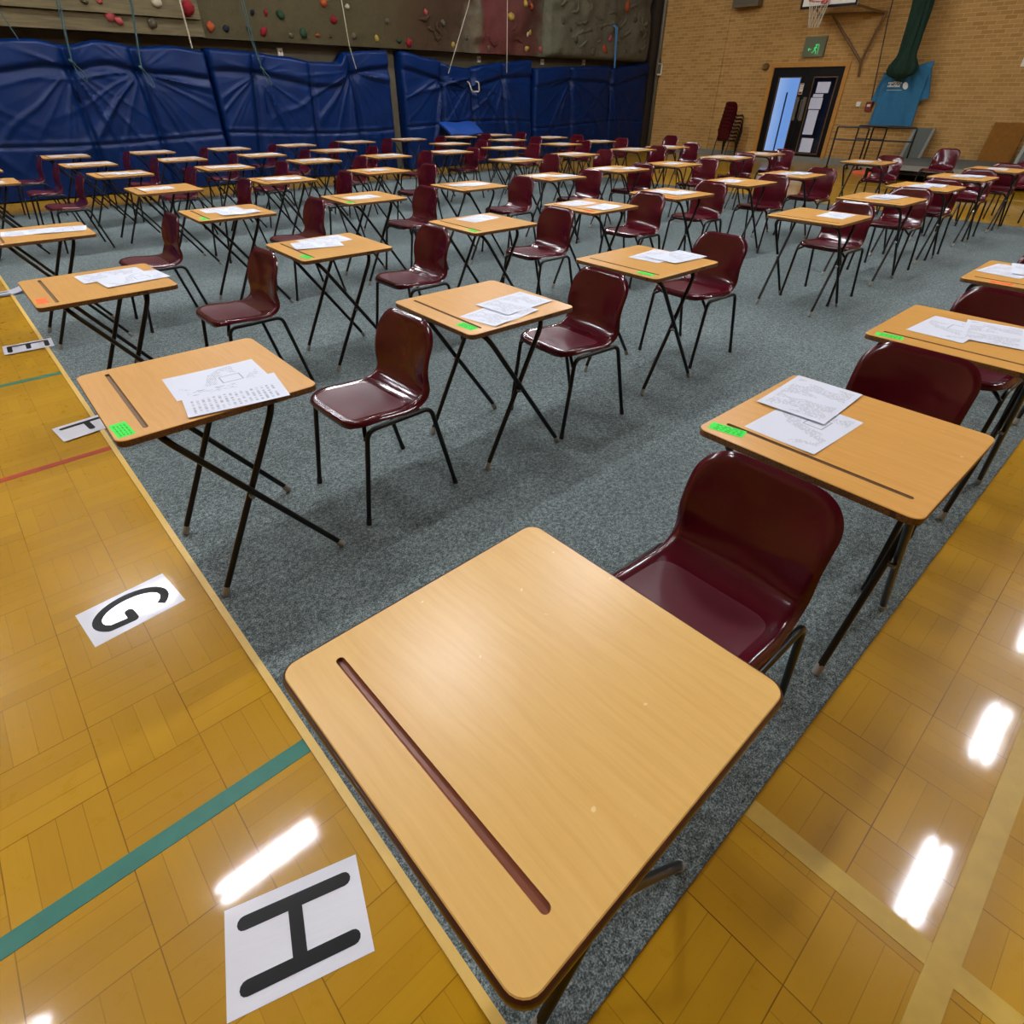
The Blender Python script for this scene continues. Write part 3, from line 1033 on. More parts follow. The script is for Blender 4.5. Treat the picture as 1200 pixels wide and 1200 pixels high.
def tarp(name, x0, x1, top, ties, seams, hz, label, seed, yf=13.2, low=.02):
    """top: [(x, z)] upper edge; ties: [(x, z)] where cords gather it; seams: [(x at top, x at bottom)]"""
    t = empty(name, ((x0 + x1) / 2, 13.4, 0))
    ox = (x0 + x1) / 2
    tag(t, label, 'tarpaulin', 'blue covers along the climbing wall')

    def topz(x):
        for (a, za), (b, zb) in zip(top, top[1:]):
            if x <= b:
                s = max(0., min(1., (x - a) / (b - a))); s = s * s * (3 - 2 * s)
                return za + (zb - za) * s
        return top[-1][1]

    def depth(x, z):
        d = .03 * math.sin((z / 2.1) * PI) + .03 * noise.noise(Vector((x * .9, z * .8, seed)))
        d += .014 * noise.noise(Vector((x * 3, z * 2.2, seed + 5)))
        for i, (tx, tz) in enumerate(ties):
            dx, dz = x - tx, tz - z
            r = math.hypot(dx, dz) + 1e-6
            a = math.atan2(dx, dz)
            wob = .35 * noise.noise(Vector((x * 1.5, z * 1.5, seed + i)))
            up = dz <= 0
            for k, amp, sharp, q in ((4.3, .06, 2.6, 0.), (9.7, .034, 2.0, 1.3), (15.0, .014, 1.5, 2.9)):
                ph = a * k + i * 1.9 + seed + wob * (1.6 if k > 5 else 1) + q
                crease = max(0., 1 - abs(math.sin(ph)) * sharp) ** 1.3
                side = max(0., .45 + .75 * math.sin(math.floor((ph + PI / 2) / PI) * 2.4 + seed + i))
                reach = (1.25 if not up else .4) * (.6 + .6 * side)
                d += amp * (.5 if up else 1) * sstep(.03, .3, r) * math.exp(-(r / reach) ** 2) * crease * side
            d -= .05 * math.exp(-(r / .13) ** 2)
        for xs, xb in seams:
            xx = xb + (xs - xb) * z / 2.1
            d -= .075 * math.exp(-((x - xx) / .05) ** 2)
        band = hz + .05 * math.sin(x * .9 + seed)
        d -= .02 * math.exp(-((z - band) / .022) ** 2)
        d += .012 * math.exp(-((z - band - .05) / .03) ** 2)
        d += .03 * (1 - sstep(band - .05, band, z)) * (.6 + .7 * noise.noise(Vector((x * 2.2, z, seed + 9))))
        fb = topz(x) - .34 + .05 * math.sin(x * 1.9 + seed)            # folded-over top
        d += .05 * sstep(fb - .02, fb + .06, z) - .02 * math.exp(-((z - fb + .02) / .05) ** 2)
        e = min(x - x0, x1 - x)
        d *= sstep(-.02, .08, e) * .6 + .4
        d -= .06 * (1 - sstep(0, .05, e)) + .07 * sstep(topz(x) - .04, topz(x), z)
        return d
    nu = int((x1 - x0) / .024); nv = 96
    m = MB()

    def front(u, v):
        x = x0 + (x1 - x0) * u
        z = low + (topz(x) - low) * v
        lean = .0
        return (x - ox, yf - depth(x, z) + lean - 13.4, z)
    m.grid(front, nu, nv)
    back = 13.49 - 13.4
    m.grid(lambda u, v: (front(u, 1)[0], front(u, 1)[1] * (1 - v) + back * v, front(u, 1)[2]), nu, 2)
    for u, fl in ((0, True), (1, False)):
        m.grid(lambda a, v, u=u: (front(u, v)[0], front(u, v)[1] * (1 - a) + back * a, front(u, v)[2]), 2, nv, fl)
    m.grid(lambda u, a: (front(u, 0)[0], front(u, 0)[1] * (1 - a) + back * a, low), nu, 1, True)
    m.grid(lambda u, v: ((x0 - ox) + (x1 - x0) * u, back, low + (topz(x0 + (x1 - x0) * u) - low) * v), nu, 2, True)
    m.build('cover', M['tarp'], t, 80)
    for xs, xb in seams:
        s = MB()
        s.grid(lambda u, v: (xb + (xs - xb) * (hz + (topz(xs) - .35 - hz) * v) / 2.1 - ox + (u - .5) * .085,
                             yf - depth(xb + (xs - xb) * (hz + (topz(xs) - .35 - hz) * v) / 2.1, hz + (topz(xs) - .35 - hz) * v) - .004 - 13.4,
                             hz + (topz(xs) - .35 - hz) * v), 2, 40)
        s.build('seam', M['tarp_dark'], t, None)
    return t


tarp('tarpaulin', -2.2, 4.46, [(-2.2, 2.0), (-.6, 2.1), (.9, 2.08), (1.9, 2.14), (2.35, 2.08), (2.8, 2.16), (3.4, 2.1), (3.9, 2.13), (4.46, 2.08)],
     [(-.2, 1.78), (2.3, 1.78), (3.28, 1.76)], [(-.2, -.1), (2.28, 2.22), (3.26, 3.36)], .8,
     'long dark blue tarpaulin cover at the far left of the climbing wall', 3)
tarp('tarpaulin', 4.5, 8.3, [(4.5, 2.12), (5.2, 2.1), (5.9, 2.05), (6.6, 1.98), (7.1, 1.98), (7.3, 2.16), (7.8, 2.2), (8.3, 2.22)],
     [(5.35, 1.78), (7.36, 1.85)], [(5.33, 5.0), (6.45, 6.3), (7.33, 7.5)], .84,
     'dark blue tarpaulin cover tied at two points, second from the left', 11)
tarp('tarpaulin', 8.62, 12.6, [(8.62, 2.22), (9.5, 2.12), (10.0, 2.0), (10.5, 1.96), (11.1, 2.05), (11.6, 2.1), (12.6, 2.18)],
     [(9.72, 1.8), (10.62, 1.8), (11.66, 1.85)], [(9.7, 9.62), (10.6, 10.6), (11.62, 11.7)], .88,
     'blue tarpaulin cover with hanging white strap, second from the right', 23)
tarp('tarpaulin', 12.72, 17.55, [(12.72, 2.02), (14.1, 2.08), (15.75, 2.13), (15.85, 2.08), (16.6, 2.16), (17.55, 2.25)],
     [(14.1, 1.82), (15.8, 1.85)], [(14.1, 14.25), (15.8, 15.86)], .78,
     'bright blue tarpaulin cover beside the brick wall corner', 31)
# tarpaulin flap low on the third cover, light from above painted into its blue
fl = MB()
def flap(u, v, o=0):
    x = 9.46 + 1.0 * u + .14 * v
    z = .93 - .24 * v + .012 * math.sin(u * 9)
    y = 13.1 - .30 * v - .05 * math.sin(v * PI)
    return (x, y, z)
fl.grid(flap, 24, 8)
fl.grid(lambda u, v: (flap(u, v)[0], flap(u, v)[1] + .03, flap(u, v)[2] - .03), 24, 8, True)
for vv in (0, 1):
    fl.grid(lambda u, a, vv=vv: tuple(p + q * a for p, q in zip(flap(u, vv), (0, .03, -.03))), 24, 1, vv == 0)
for uu in (0, 1):
    fl.grid(lambda v, a, uu=uu: tuple(p + q * a for p, q in zip(flap(uu, v), (0, .03, -.03))), 8, 1, uu == 1)
fl.recalc = True
tag(fl.build('tarpaulin_flap', M['tarp_lit']), 'blue flap with painted-in light folded out low on the second cover from the right', 'flap')
tag(MB().tube(fillet([(10.4, 13.2, 1.72), (10.4, 13.06, 1.7), (10.44, 13.0, 1.52), (10.66, 13.0, 1.52), (10.7, 13.06, 1.7), (10.7, 13.2, 1.72)], .06, 8), .016, 8).build('strap', M['rope_white']),
    'white strap loop hanging on the blue cover second from the right', 'strap')

# ------------------------------------------------------------------ climbing wall
cw = tag(empty('climbing_wall', (9., 13.4, 2.2)), 'dark climbing wall with coloured holds above the blue covers', 'climbing wall')


def cl(p): return (p[0] - 9., p[1] - 13.4, p[2] - 2.2)


def rock(x, z):
    """how far the face stands out towards the hall"""
    a = sstep(8.5, 11, x)
    d = .03 + .02 * noise.noise(Vector((x * .8, z * .8, 2)))
    d += a * (.13 * noise.noise(Vector((x * 1.1, z * 1.3, 8))) + .05 * noise.noise(Vector((x * 3.1, z * 3.3, 4))))
    d += .12 * sstep(13.05, 13.25, x) * sstep(2.2, 2.35, z) - .06 * math.exp(-((x - 13.12) / .06) ** 2)
    d += .12 * math.exp(-((x - 10.85) / .18) ** 2) * sstep(2.35, 2.6, z)
    return d


m = MB()
m.grid(lambda u, v: cl((4.5 + 12.85 * u, 13.3 - rock(4.5 + 12.85 * u, 2.26 + 2.6 * v), 2.26 + 2.6 * v)), 260, 56)
m.grid(lambda u, v: cl((4.5 + 12.85 * u, (13.3 - rock(4.5 + 12.85 * u, 2.26)) * (1 - v) + 13.58 * v, 2.26)), 260, 1, True)
m.grid(lambda v, a: cl((17.35, (13.3 - rock(17.35, 2.26 + 2.6 * v)) * (1 - a) + 13.58 * a, 2.26 + 2.6 * v)), 56, 1, True)
m.build('painted_panel', M['climb'], cw, 60)
m = MB().box(-11.5, -4.46, -.2, .18, .07, .29)
m.build('plywood_panel', M['ply'], cw, None)
m = MB().box(-11.5, -4.48, -.26, .18, .30, 2.7)
m.build('plywood_panel', M['ply'], cw, None)
HOLDS = {
    'red': [(4.33, 2.63, 11), (5.66, 2.4, 6), (5.77, 2.67, 6), (7.16, 2.66, 7), (8.91, 2.37, 8)],
    'pink': [(3.11, 2.48, 8), (3.22, 2.41, 7), (3.01, 2.64, 5), (9.42, 2.91, 5), (12.99, 2.4, 5), (15.6, 2.74, 6)],
    'white': [(3.86, 2.67, 6), (7.5, 2.87, 6), (12.52, 2.68, 4)], 'navy': [(4.97, 2.41, 6), (5.52, 2.66, 6)],
    'green': [(5.39, 2.41, 6), (6.06, 2.66, 9), (6.46, 2.42, 9), (8.65, 2.39, 7)],
    'orange': [(4.7, 2.42, 7), (6.99, 2.9, 7), (6.76, 2.4, 5), (15.41, 2.49, 9), (16.14, 3.43, 9), (12.57, 3.2, 7), (13.9, 3.5, 6)],
    'yellow': [(8.1, 2.41, 5), (10.13, 2.38, 7), (11.92, 2.97, 8), (12.34, 3.23, 7), (12.47, 2.4, 8), (12.61, 2.72, 5)],
    'grey': [(2.8, 2.62, 6), (3.72, 2.41, 8), (6.19, 2.37, 5), (7.03, 2.4, 5), (7.57, 2.42, 6), (14.88, 2.43, 9), (13.64, 2.99, 7), (13.95, 2.84, 7),
             (14.17, 2.64, 8), (16.76, 2.88, 7), (16.54, 3.17, 7), (16.29, 2.48, 6), (11.16, 2.35, 5), (10.52, 2.52, 5), (16.9, 2.5, 6), (15.2, 2.95, 7),
             (15.9, 2.95, 6), (9.9, 2.75, 7), (8.4, 2.7, 6)]}
rh = random.Random(5)
for col, L in HOLDS.items():
    for (x, z, sz) in L:
        r = sz * .0095
        sy, an = rh.uniform(.55, 1.5), rh.uniform(0, PI)
        base = (13.3 - rock(x, z)) if x > 4.5 else (13.19 if z < 2.5 else 13.13)
        bm = bmesh.new()
        bmesh.ops.create_icosphere(bm, subdivisions=2, radius=1)
        sd = rh.uniform(0, 90)
        for v in bm.verts:
            k = 1 + .35 * noise.noise(v.co * 1.6 + Vector((sd, 0, 0)))
            a, b = v.co.x * r * k, v.co.z * r * sy * k
            v.co = Vector((a * math.cos(an) - b * math.sin(an), v.co.y * r * .7 * k, a * math.sin(an) + b * math.cos(an))) + Vector(cl((x, base, z)))
        me = bpy.data.meshes.new('climbing_hold'); bm.to_mesh(me); bm.free(); me.shade_smooth()
        me.materials.append(M['hold_' + col])
        o = bpy.data.objects.new('climbing_hold', me); C.objects.link(o); o.parent = cw
        o['label'] = col + ' climbing hold'
for k in range(34):       # moulded ledges of the rock part
    x = rh.uniform(13.4, 17.0) if k < 25 else rh.uniform(9.2, 12.8)
    z = rh.uniform(2.45, 3.6)
    n = rh.randint(5, 9); a = rh.uniform(-.5, .5); pts = []
    px, pz = x, z
    for q in range(n):
        if not (9.2 < px < 17.2 and pz > 2.36): break
        pts.append(cl((px, 13.3 - rock(px, pz) + .005, pz)))
        px += .1 * math.cos(a); pz += .07 * math.sin(a); a += rh.uniform(-1.1, 1.1)
    if len(pts) < 3: continue
    rr = [.012] + [rh.uniform(.025, .05) for _ in pts[2:]] + [.012]
    MB().tube(pts, rr, 8).build('rock_ledge', M['climb'], cw, 60)

# ropes hanging from the climbing wall
def rope(pts, mat, r, label, loop=None, twin=0.):
    o = MB()
    o.tube(pts, r, 7)
    if twin: o.tube([(x + twin * (1 - i / (len(pts) - 1)), y - .01, z) for i, (x, y, z) in enumerate(pts)], r, 7)
    if loop:
        x, y, z = loop
        o.tube(fillet([(x, y, z), (x + .03, y - .03, z - .18), (x + .13, y - .03, z - .27), (x + .1, y - .03, z - .12), (x, y, z)], .05, 5), r * .8, 6)
        o.tube([(x - .03, y - .01, z + .03), (x, y - .035, z), (x + .03, y - .01, z - .03)], r * 2, 7)
    return tag(o.build('rope', mat), label, 'rope', 'ropes hanging down the climbing wall')


YR = 13.0
rope([(2.43, 13.3, 4.6), (2.43, YR, 3.6), (2.40, YR, 2.6), (2.3, YR - .02, 1.86)], M['rope_green'], .009, 'doubled green rope knotted at the first tie of the leftmost cover', (2.3, YR - .02, 1.86), .1)
rope([(3.46, 13.3, 4.6), (3.46, YR, 3.6), (3.42, YR, 2.6), (3.28, YR - .02, 1.8)], M['rope_green'], .009, 'doubled green rope knotted at the second tie of the leftmost cover', (3.28, YR - .02, 1.8), .05)
rope([(4.22, 13.3, 4.6), (4.22, YR, 3.6), (4.2, YR, 2.75), (4.2, YR, 2.1)], M['rope_white'], .013, 'single white rope hanging beside the red climbing hold')
rope([(5.2, 13.3, 4.6), (5.2, YR, 3.6), (5.28, YR, 2.25), (5.36, YR - .02, 1.84)], M['rope_green'], .009, 'thin doubled rope at the first tie of the second cover', (5.36, YR - .02, 1.84), .08)
rope([(7.2, 13.3, 4.6), (7.2, YR, 3.6), (7.28, YR, 2.24), (7.36, YR - .02, 1.88)], M['rope_white'], .009, 'thin pale rope at the second tie of the second cover')
rope([(10.75, 13.3, 4.6), (10.75, YR, 3.9), (10.4, YR, 3.05), (9.75, YR, 1.85)], M['rope_white'], .009, 'pale rope slanting down to the third cover')
rope([(11.6, 13.3, 4.6), (11.6, YR, 3.9), (11.58, YR, 3.2), (11.56, YR, 1.9)], M['rope_white'], .009, 'pale rope hanging straight past the red climbing panel')
rope([(15.58, 13.2, 3.05), (15.6, YR, 2.95), (15.64, YR, 2.6), (15.68, YR, 2.08)], M['rope_blue'], .018, 'blue rope hanging over the cover beside the brick wall', None, .07)
rope([(1.62, 13.3, 4.6), (1.62, YR, 3.6), (1.6, YR, 2.5), (1.72, YR, 2.1)], M['rope_green'], .009, 'single green rope hanging at the left end of the climbing wall')

# little white fixing plates on the wall above the covers
for x, z, lb in ((6.05, 2.13, 'white plate on the wall above the second blue cover'), (11.15, 2.16, 'white plate above the third blue cover'),
                 (13.35, 2.17, 'white plate above the left part of the fourth cover'), (15.0, 2.2, 'white plate above the middle of the fourth cover')):
    p_ = MB().box(x - .05, x + .05, 13.56, 13.6, z - .06, z + .06).build('wall_plate', M['white_plastic'], None, None)
    tag(p_, lb, 'plate', 'white plates above the covers')
    MB().tube([(x, 13.54, z), (x, 13.562, z)], .02, 8).build('screw', M['steel'], p_)

# ------------------------------------------------------------------ things on and at the brick wall
ex = tag(empty('exit_sign', (17.96, 8.39, 2.47)), 'green exit sign on the brick wall above the double door', 'sign')
MB().box(-.04, .04, -.27, .27, -.2, .2).build('sign_box', M['exit_box'], ex, None)
r_ = MB()          # running figure and arrow, lit green, drawn towards the hall
def strip(a, b, w, x=-.042):
    a, b = Vector(a), Vector(b); d = (b - a).normalized(); n = Vector((-d.y, d.x)) * w / 2
    r_.add([(x, p.x, p.y) for p in (a - n, b - n, b + n, a + n)], [(0, 1, 2, 3)], False)
Y_ = lambda v: -v
r_.add([(-.042, -.06 + .018 * math.cos(2 * PI * k / 10), .02 + .018 * math.sin(2 * PI * k / 10)) for k in range(10)], [tuple(range(10))], False)
for a, b, w_ in (((-.05, 0), (-.03, -.06), .03), ((-.045, -.005), (-.09, -.03), .014), ((-.045, -.005), (-.005, -.03), .014),
                 ((-.035, -.06), (-.075, -.10), .018), ((-.075, -.10), (-.07, -.15), .016), ((-.03, -.06), (.0, -.10), .018), ((.0, -.10), (.035, -.12), .016)):
    strip(a, b, w_)
strip((.06, -.05), (.14, -.05), .016); strip((.14, -.05), (.115, -.02), .016); strip((.14, -.05), (.115, -.08), .016)
strip((-.12, .04), (-.12, -.15), .012); strip((-.12, .04), (-.02, .04), .012)
r_.build('running_figure', M['exit_green'], ex, None)
tag(MB().box(17.97, 18, 6.86, 6.96, 1.26, 1.36).build('light_switch', M['white_plastic'], None, None), 'small white switch on brick beside the double door', 'switch')
cp = tag(MB().box(17.94, 18, 6.57, 6.72, 1.17, 1.36).build('fire_call_point', M['red_plastic'], None, None), 'red fire call point on brick beside the blue t-shirt', 'alarm')
MB().box(17.936, 17.941, 6.6, 6.68, 1.26, 1.31).build('white_label', M['white_plastic'], cp, None)
tag(MB().tube([(17.9, 9.6, 2.1), (17.92, 9.6, 2.1), (18, 9.6, 2.1)], [.06, .075, .075], 20).build('alarm_bell', M['frame_brown']), 'round brown alarm bell beside the top of the door frame', 'bell')
wb = tag(MB().box(17.78, 17.96, 13.02, 13.09, 1.97, 2.22).build('control_box', M['grey_pipe'], None, None), 'small white-rimmed box on the pipe at the brick wall corner', 'box')
k_ = MB(); k_.box(17.77, 17.965, 13.0, 13.02, 1.95, 1.99); k_.box(17.935, 17.965, 13.0, 13.02, 1.99, 2.24); k_.box(17.77, 17.965, 13.0, 13.02, 2.22, 2.24)
k_.build('white_rim', M['white_plastic'], wb, None)
MB().tube([(17.93, 13.08, 2.22), (17.93, 13.08, 2.36)], .02, 8).build('cable_gland', M['black_rubber'], wb)
sp = tag(empty('wall_speaker', (17.85, 10.45, 3.55)), 'grey-brown box fixed high on the brick wall left of the hoop', 'speaker')
MB().box(-.14, .12, -.37, .37, -.2, .22).build('cabinet', M['speaker_grey'], sp, None)
MB().box(-.155, -.14, -.33, .33, -.16, .18).build('grille', M['grey_pipe'], sp, None)
MB().box(.12, .15, -.1, .1, -.1, .1).build('bracket', M['dark_trim'], sp, None)
tag(MB().box(17.985, 18, 3.45, 3.86, 1.99, 2.35).build('wall_notice', M['white_plastic'], None, None), 'white notice on the brick wall at the right edge', 'notice')

# basketball hoop
bb = tag(empty('basketball_hoop', (17.0, 7.88, 3.1)), 'white basketball backboard with red hoop on the brick wall', 'hoop')
MB().box(0, .03, -.66, .66, .02, .92).build('backboard', M['white_plastic'], bb, None)
e = MB()
for a in ((-.66, .66, .02, .07), (-.66, .66, .87, .92), (-.66, -.61, .07, .87), (.61, .66, .07, .87)): e.box(-.004, .001, *a)
for a in ((-.25, .25, .2, .235), (-.25, .25, .57, .605), (-.25, -.215, .235, .57), (.215, .25, .235, .57)): e.box(-.004, .001, *a)
e.build('black_border', M['door_black'], bb, None)
ring = [(-.38 + .225 * math.cos(2 * PI * k / 28), .04 + .225 * math.sin(2 * PI * k / 28), .12) for k in range(29)]
rg = MB().tube(ring, .011, 8).build('rim', M['hoop_red'], bb)
MB().box(-.17, 0, -.02, .10, .08, .14).build('rim_plate', M['hoop_red'], rg, None)
nt = MB()
for k in range(12):
    for s in (1, -1):
        P = []
        for j in range(8):
            t = j / 7; a = 2 * PI * (k + s * t * 1.6) / 12; rr = .225 - .11 * t ** .7
            P.append((-.38 + rr * math.cos(a), .04 + rr * math.sin(a), .11 - .46 * t))
        nt.tube(P, .004, 5)
nt.build('net', M['net_white'], bb)
br = MB()
br.tube([(.9, .62, -.02), (.9, -1.02, -.06)], .025, 8)
br.tube([(.9, .25, -.03), (.9, -.74, -.95)], .03, 8)
br.tube([(.9, -1.0, -.06), (.9, -.76, -.95)], .03, 8)
br.tube([(.9, -.75, -.9), (.97, -.78, -1.25)], .03, 8)
br.tube([(.03, .4, .1), (.9, .55, -.02)], .025, 8); br.tube([(.03, -.4, .1), (.9, -.9, -.06)], .025, 8)
br.tube([(.03, .4, .75), (.98, .55, .6)], .025, 8); br.tube([(.03, -.4, .75), (.98, -.9, .6)], .025, 8)
br.tube([(.9, .55, -.02), (.99, .55, -.02)], .03, 8); br.tube([(.9, -.9, -.06), (.99, -.9, -.06)], .03, 8)
br.build('wall_bracket', M['frame_brown'], bb)

# green netting gathered into a hanging bunch
g = MB()
def bunch(u, v):
    z = 6.45 - 4.65 * v
    tw = 2 * PI * u
    if z > 2.25: w_ = .17 + .03 * min(1.5, z - 2.25)
    elif z > 1.95: w_ = .17 + .12 * sstep(2.25, 1.98, z)
    else: w_ = .29 * max(.03, (1 - ((1.95 - z) / .16) ** 2)) ** .5
    cx = 6.02 + .05 * math.sin(z * 1.7) + .12 * (z - 2) * .35
    rr = w_ * (1 + .13 * math.sin(tw * 9 + z * 1.2) + .06 * math.sin(tw * 17 - z * 3))
    return (17.5 - .62 * rr * math.sin(tw), cx + rr * math.cos(tw), z)
g.grid(bunch, 120, 60)
g.recalc = True
tag(g.build('green_netting', M['net_green']), 'dark green netting gathered in a bunch hanging before the brick wall', 'netting')
tag(MB().tube([(17.85, 7.0, 6.4), (17.86, 6.78, 2.9), (17.9, 6.6, 1.39)], .012, 6).build('cord', M['dark_trim']), 'thin dark cord running down the brick wall beside the netting', 'cord')

# blue t-shirt hung on the wall
ts = tag(empty('blue_t_shirt', (17.84, 5.95, .9)), 'large blue t-shirt with white print hung below the green netting', 't-shirt')
def lr(z):
    t = (z - .9) / 1.0
    return 6.45 - .03 * math.sin(t * PI), 5.47 + .03 * math.sin(t * PI)
def cloth(u, v, off=0.):
    l, r2 = lr(.9 + 1.0 * v)
    y = l + (r2 - l) * u
    ztop = 1.92 + .2 * u - .16 * math.exp(-((u - .4) / .22) ** 2)
    z = .9 + (ztop - .9) * v
    d = .03 * math.sin(u * 5 * PI + v * 2) * (1 - v * .5) + .03 * abs(math.sin((u - .42) * 7 / (1.25 - v))) * v + .03
    return (17.80 - d + off - 17.84, y - 5.95, z - .9)
s_ = MB(); s_.grid(cloth, 60, 50); s_.grid(lambda u, v: cloth(u, v, .04), 60, 50, True)
for u in (0, 1): s_.grid(lambda a, v, u=u: cloth(u, v, .04 * a), 1, 50, u == 1)
for v in (0, 1): s_.grid(lambda u, a, v=v: cloth(u, v, .04 * a), 60, 1, v == 0)
s_.recalc = True
s_.build('body', M['shirt'], ts, 80)
def sleeve(p0, p1, p2, p3):
    m = MB()
    P = [Vector(p) for p in (p0, p1, p2, p3)]
    def q(u, v, o=0):
        a = P[0].lerp(P[1], u); b = P[3].lerp(P[2], u); c = a.lerp(b, v)
        return (17.81 - .03 * math.sin(u * PI) - .015 * math.sin(v * 7) + o - 17.84, c.x - 5.95, c.y - .9)
    m.grid(q, 14, 14); m.grid(lambda u, v: q(u, v, .035), 14, 14, True)
    for u in (0, 1): m.grid(lambda a, v, u=u: q(u, v, .035 * a), 1, 14)
    for v in (0, 1): m.grid(lambda u, a, v=v: q(u, v, .035 * a), 14, 1)
    m.recalc = True
    m.build('sleeve', M['shirt'], ts, 80)
sleeve((5.50, 2.1), (5.44, 1.85), (5.33, 1.44), (5.52, 1.38))
sleeve((6.44, 1.9), (6.5, 1.75), (6.58, 1.38), (6.42, 1.36))
pr_ = MB()
rp = random.Random(3)
for row, (zz, hh) in enumerate(((1.705, .05), (1.645, .05))):
    y = 6.27
    while y > 6.0:
        wd = rp.uniform(.02, .038)
        l = MB()
        pr_.box(17.715, 17.722, y - wd, y, zz, zz + hh * rp.choice((1, 1, .7))); y -= wd + .012
pr_.box(17.715, 17.722, 5.93, 6.26, 1.585, 1.592)
pr_.poly([(0, 0)], 0, 0) if False else None
for k in range(10):
    pr_.add([(17.715, 5.88 + .06 * math.cos(a) + .02 * math.sin(a), 1.67 + .07 * math.sin(a)) for a in (2 * PI * k / 10, 2 * PI * (k + 1) / 10)] + [(17.715, 5.88, 1.67)], [(0, 1, 2)], False)
pr_.v = [(x - 17.84, y - 5.95, z - .9) for x, y, z in pr_.v]
pr_.build('white_print', M['shirt_print'], ts, None)

# black tube frames leaning in a row
FR = [(17.02, 6.86, 6.12, .87, 'black tube frame nearest the double door before the brick wall'),
      (17.12, 6.40, 5.76, .90, 'middle black tube frame below the blue t-shirt'),
      (17.22, 6.10, 5.15, .88, 'black tube frame touching the leaning grey stage panel')]
for i, (x, ya, yb, zt, lb) in enumerate(FR):
    fr = tag(empty('tube_frame', (x, (ya + yb) / 2, 0)), lb, 'frame', 'black tube frames before the brick wall')
    cy = (ya + yb) / 2; a, b2 = ya - cy, yb - cy
    MB().tube([(0, a - .06, zt), (0, b2 + .06, zt)], .019, 8).build('top_rail', M['black_tube'], fr)
    for y, s in ((a, -1), (b2, 1)):
        MB().tube(fillet([(0, y + s * .06, zt), (0, y, zt), (0, y, 0)], .045, 6), .019, 8).build('leg', M['black_tube'], fr)
    MB().tube([(0, a, zt - .26), (0, b2, zt - .26)], .016, 8).build('mid_rail', M['black_tube'], fr)
    MB().tube([(-.14, a, .014), (.1, a, .014)], .014, 8).build('foot', M['black_tube'], fr)
    MB().tube([(-.14, b2, .014), (.1, b2, .014)], .014, 8).build('foot', M['black_tube'], fr)
tag(MB().hexa([(16.2, 5.9, 0), (16.2, 5.45, 0), (16.5, 5.4, 0), (16.5, 5.85, 0)], [(16.24, 5.88, .06), (16.24, 5.46, .09), (16.5, 5.42, .09), (16.5, 5.84, .06)]).build('orange_mat', M['orange_card'], None, None),
    'small orange block lying on the floor before the black tube frames', 'block')

# low stage with panels leaning above it
st = tag(empty('stage_platform', (16.6, 3.0, 0)), 'low grey carpeted stage platform along the brick wall', 'stage')
MB().box(-1.3, 1.36, -2.6, 2.4, .27, .3).build('deck', M['stage_top'], st, None)
e = MB(); e.box(-1.33, -1.3, -2.6, 2.4, .215, .305); e.box(-1.33, 1.36, 2.4, 2.43, .215, .305)
e.build('edge_trim', M['alu'], st, None)
for x in (-1.2, 1.25):
    for y in (-2.5, -.9, .75, 2.3):
        MB().box(x - .025, x + .025, y - .025, y + .025, 0, .27).build('leg', M['black_tube'], st, None)
u_ = MB().box(-1.1, 1.3, -2.5, 2.3, .12, .17).build('under_frame', M['black_tube'], st, None)


def leaning(name, y0, y1, x0, x1, z0, z1, shift, mats, label, cat, rim=True):
    o = tag(empty(name, (x0, (y0 + y1) / 2, z0)), label, cat)
    L = (y1 - y0) / 2
    q = lambda y, x, z: (x - x0, y - (y0 + y1) / 2, z - z0)
    MB().hexa([q(y0, x0, z0), q(y1, x0, z0), q(y1, x0 + .03, z0), q(y0, x0 + .03, z0)],
              [q(y0 - shift, x1, z1), q(y1 - shift, x1, z1), q(y1 - shift, x1 + .03, z1), q(y0 - shift, x1 + .03, z1)]).build('panel', mats, o, None)
    if rim:
        for yy in (y0, y1):
            MB().hexa([q(yy - .03, x0 - .012, z0), q(yy + .03, x0 - .012, z0), q(yy + .03, x0 + .04, z0), q(yy - .03, x0 + .04, z0)],
                      [q(yy - .03 - shift, x1 - .012, z1), q(yy + .03 - shift, x1 - .012, z1), q(yy + .03 - shift, x1 + .04, z1), q(yy - .03 - shift, x1 + .04, z1)]).build('edge_rail', M['alu'], o, None)
    return o


leaning('stage_board', 4.98, 5.38, 17.5, 17.85, .3, .87, 0, M['stage_top'], 'grey stage panel leaning on the brick wall below the blue t-shirt', 'panel')
leaning('brown_board', 3.24, 3.86, 17.72, 17.93, .3, 1.02, 0, M['board_wood'], 'plain brown wooden board leaning on the brick wall above the stage', 'board', False)
leaning('stage_board', 2.3, 2.98, 16.9, 17.2, .3, .9, 0, M['stage_top'], 'grey stage panel standing at the right edge beside the brown board', 'panel')

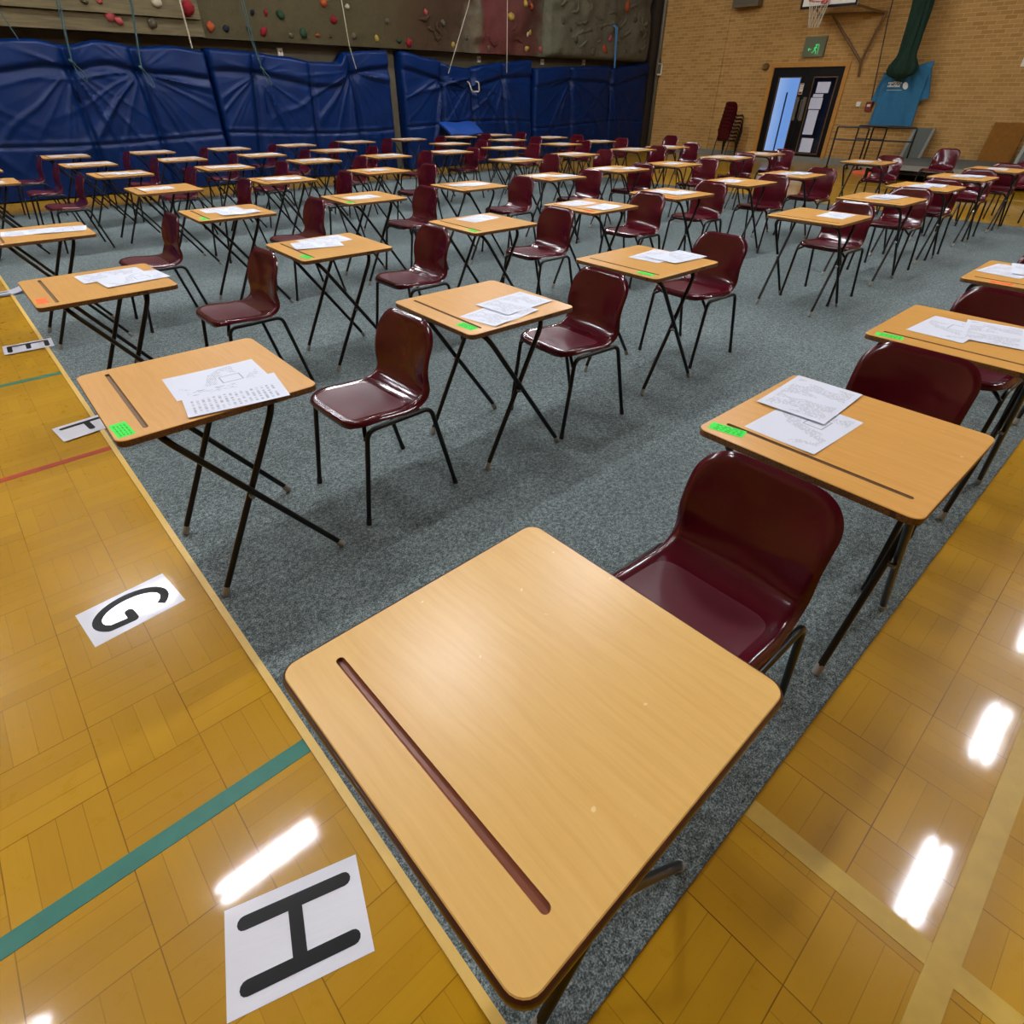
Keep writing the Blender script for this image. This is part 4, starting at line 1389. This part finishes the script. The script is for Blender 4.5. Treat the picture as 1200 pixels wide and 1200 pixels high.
# ------------------------------------------------------------------ lamps
lamp0 = None
for ly in (-1.5, 4.25, 10.3):
    for k in range(2 if ly < 0 else -1, {-1.5: 5, 4.25: 4, 10.3: 5}[ly]):
        if lamp0 is None:
            lamp0 = empty('ceiling_light')
            MB().box(-.66, .66, -.16, .16, .03, .1).build('housing', M['white_plastic'], lamp0, None)
            for y in (-.08, .08):
                MB().tube([(-.6, y, 0), (.6, y, 0)], .028, 10).build('tube', M['tube_light'], lamp0)
            KIDS[lamp0.name] = [o for o in bpy.data.objects if o.parent == lamp0]
            l = lamp0
        else:
            l = copy_tree(lamp0)
        l.location = (-.4 + 3.0 * k, ly, HC - .1)
        tag(l, 'twin tube fluorescent light under the hall ceiling', 'lamp', 'ceiling lights in rows')

# daylight outside the door
wd = bpy.data.worlds.new('daylight'); bpy.context.scene.world = wd
wd.use_nodes = True
nt_ = wd.node_tree
bg = nt_.nodes['Background']
tc = nt_.nodes.new('ShaderNodeTexCoord'); sx = nt_.nodes.new('ShaderNodeSeparateXYZ'); cr = nt_.nodes.new('ShaderNodeValToRGB')
nt_.links.new(tc.outputs['Generated'], sx.inputs[0]); nt_.links.new(sx.outputs[1], cr.inputs[0]); nt_.links.new(cr.outputs[0], bg.inputs[0])
cr.color_ramp.elements[0].position = .44; cr.color_ramp.elements[0].color = lin((128, 170, 236))
cr.color_ramp.elements[1].position = .475; cr.color_ramp.elements[1].color = lin((216, 229, 250))
bg.inputs[1].default_value = .85

# ------------------------------------------------------------------ camera and view
cam = bpy.data.cameras.new('camera')
cam.sensor_width = 36; cam.lens = 36 * 655.2 / 1200
cam.clip_start = .05
co = bpy.data.objects.new('camera', cam)
co.location = (-.183, -.104, 1.493)
co.rotation_euler = (R(53.168), R(-.229), R(-42.287))
C.objects.link(co)
sc = bpy.context.scene
sc.camera = co
sc.view_settings.view_transform = 'Standard'
sc.view_settings.look = 'None'
sc.view_settings.exposure = 0.0
sc.view_settings.gamma = 1
sc.view_settings.use_curve_mapping = False
sc.cycles.use_denoising = True
sc.cycles.max_bounces = 8
sc.cycles.sample_clamp_indirect = 8
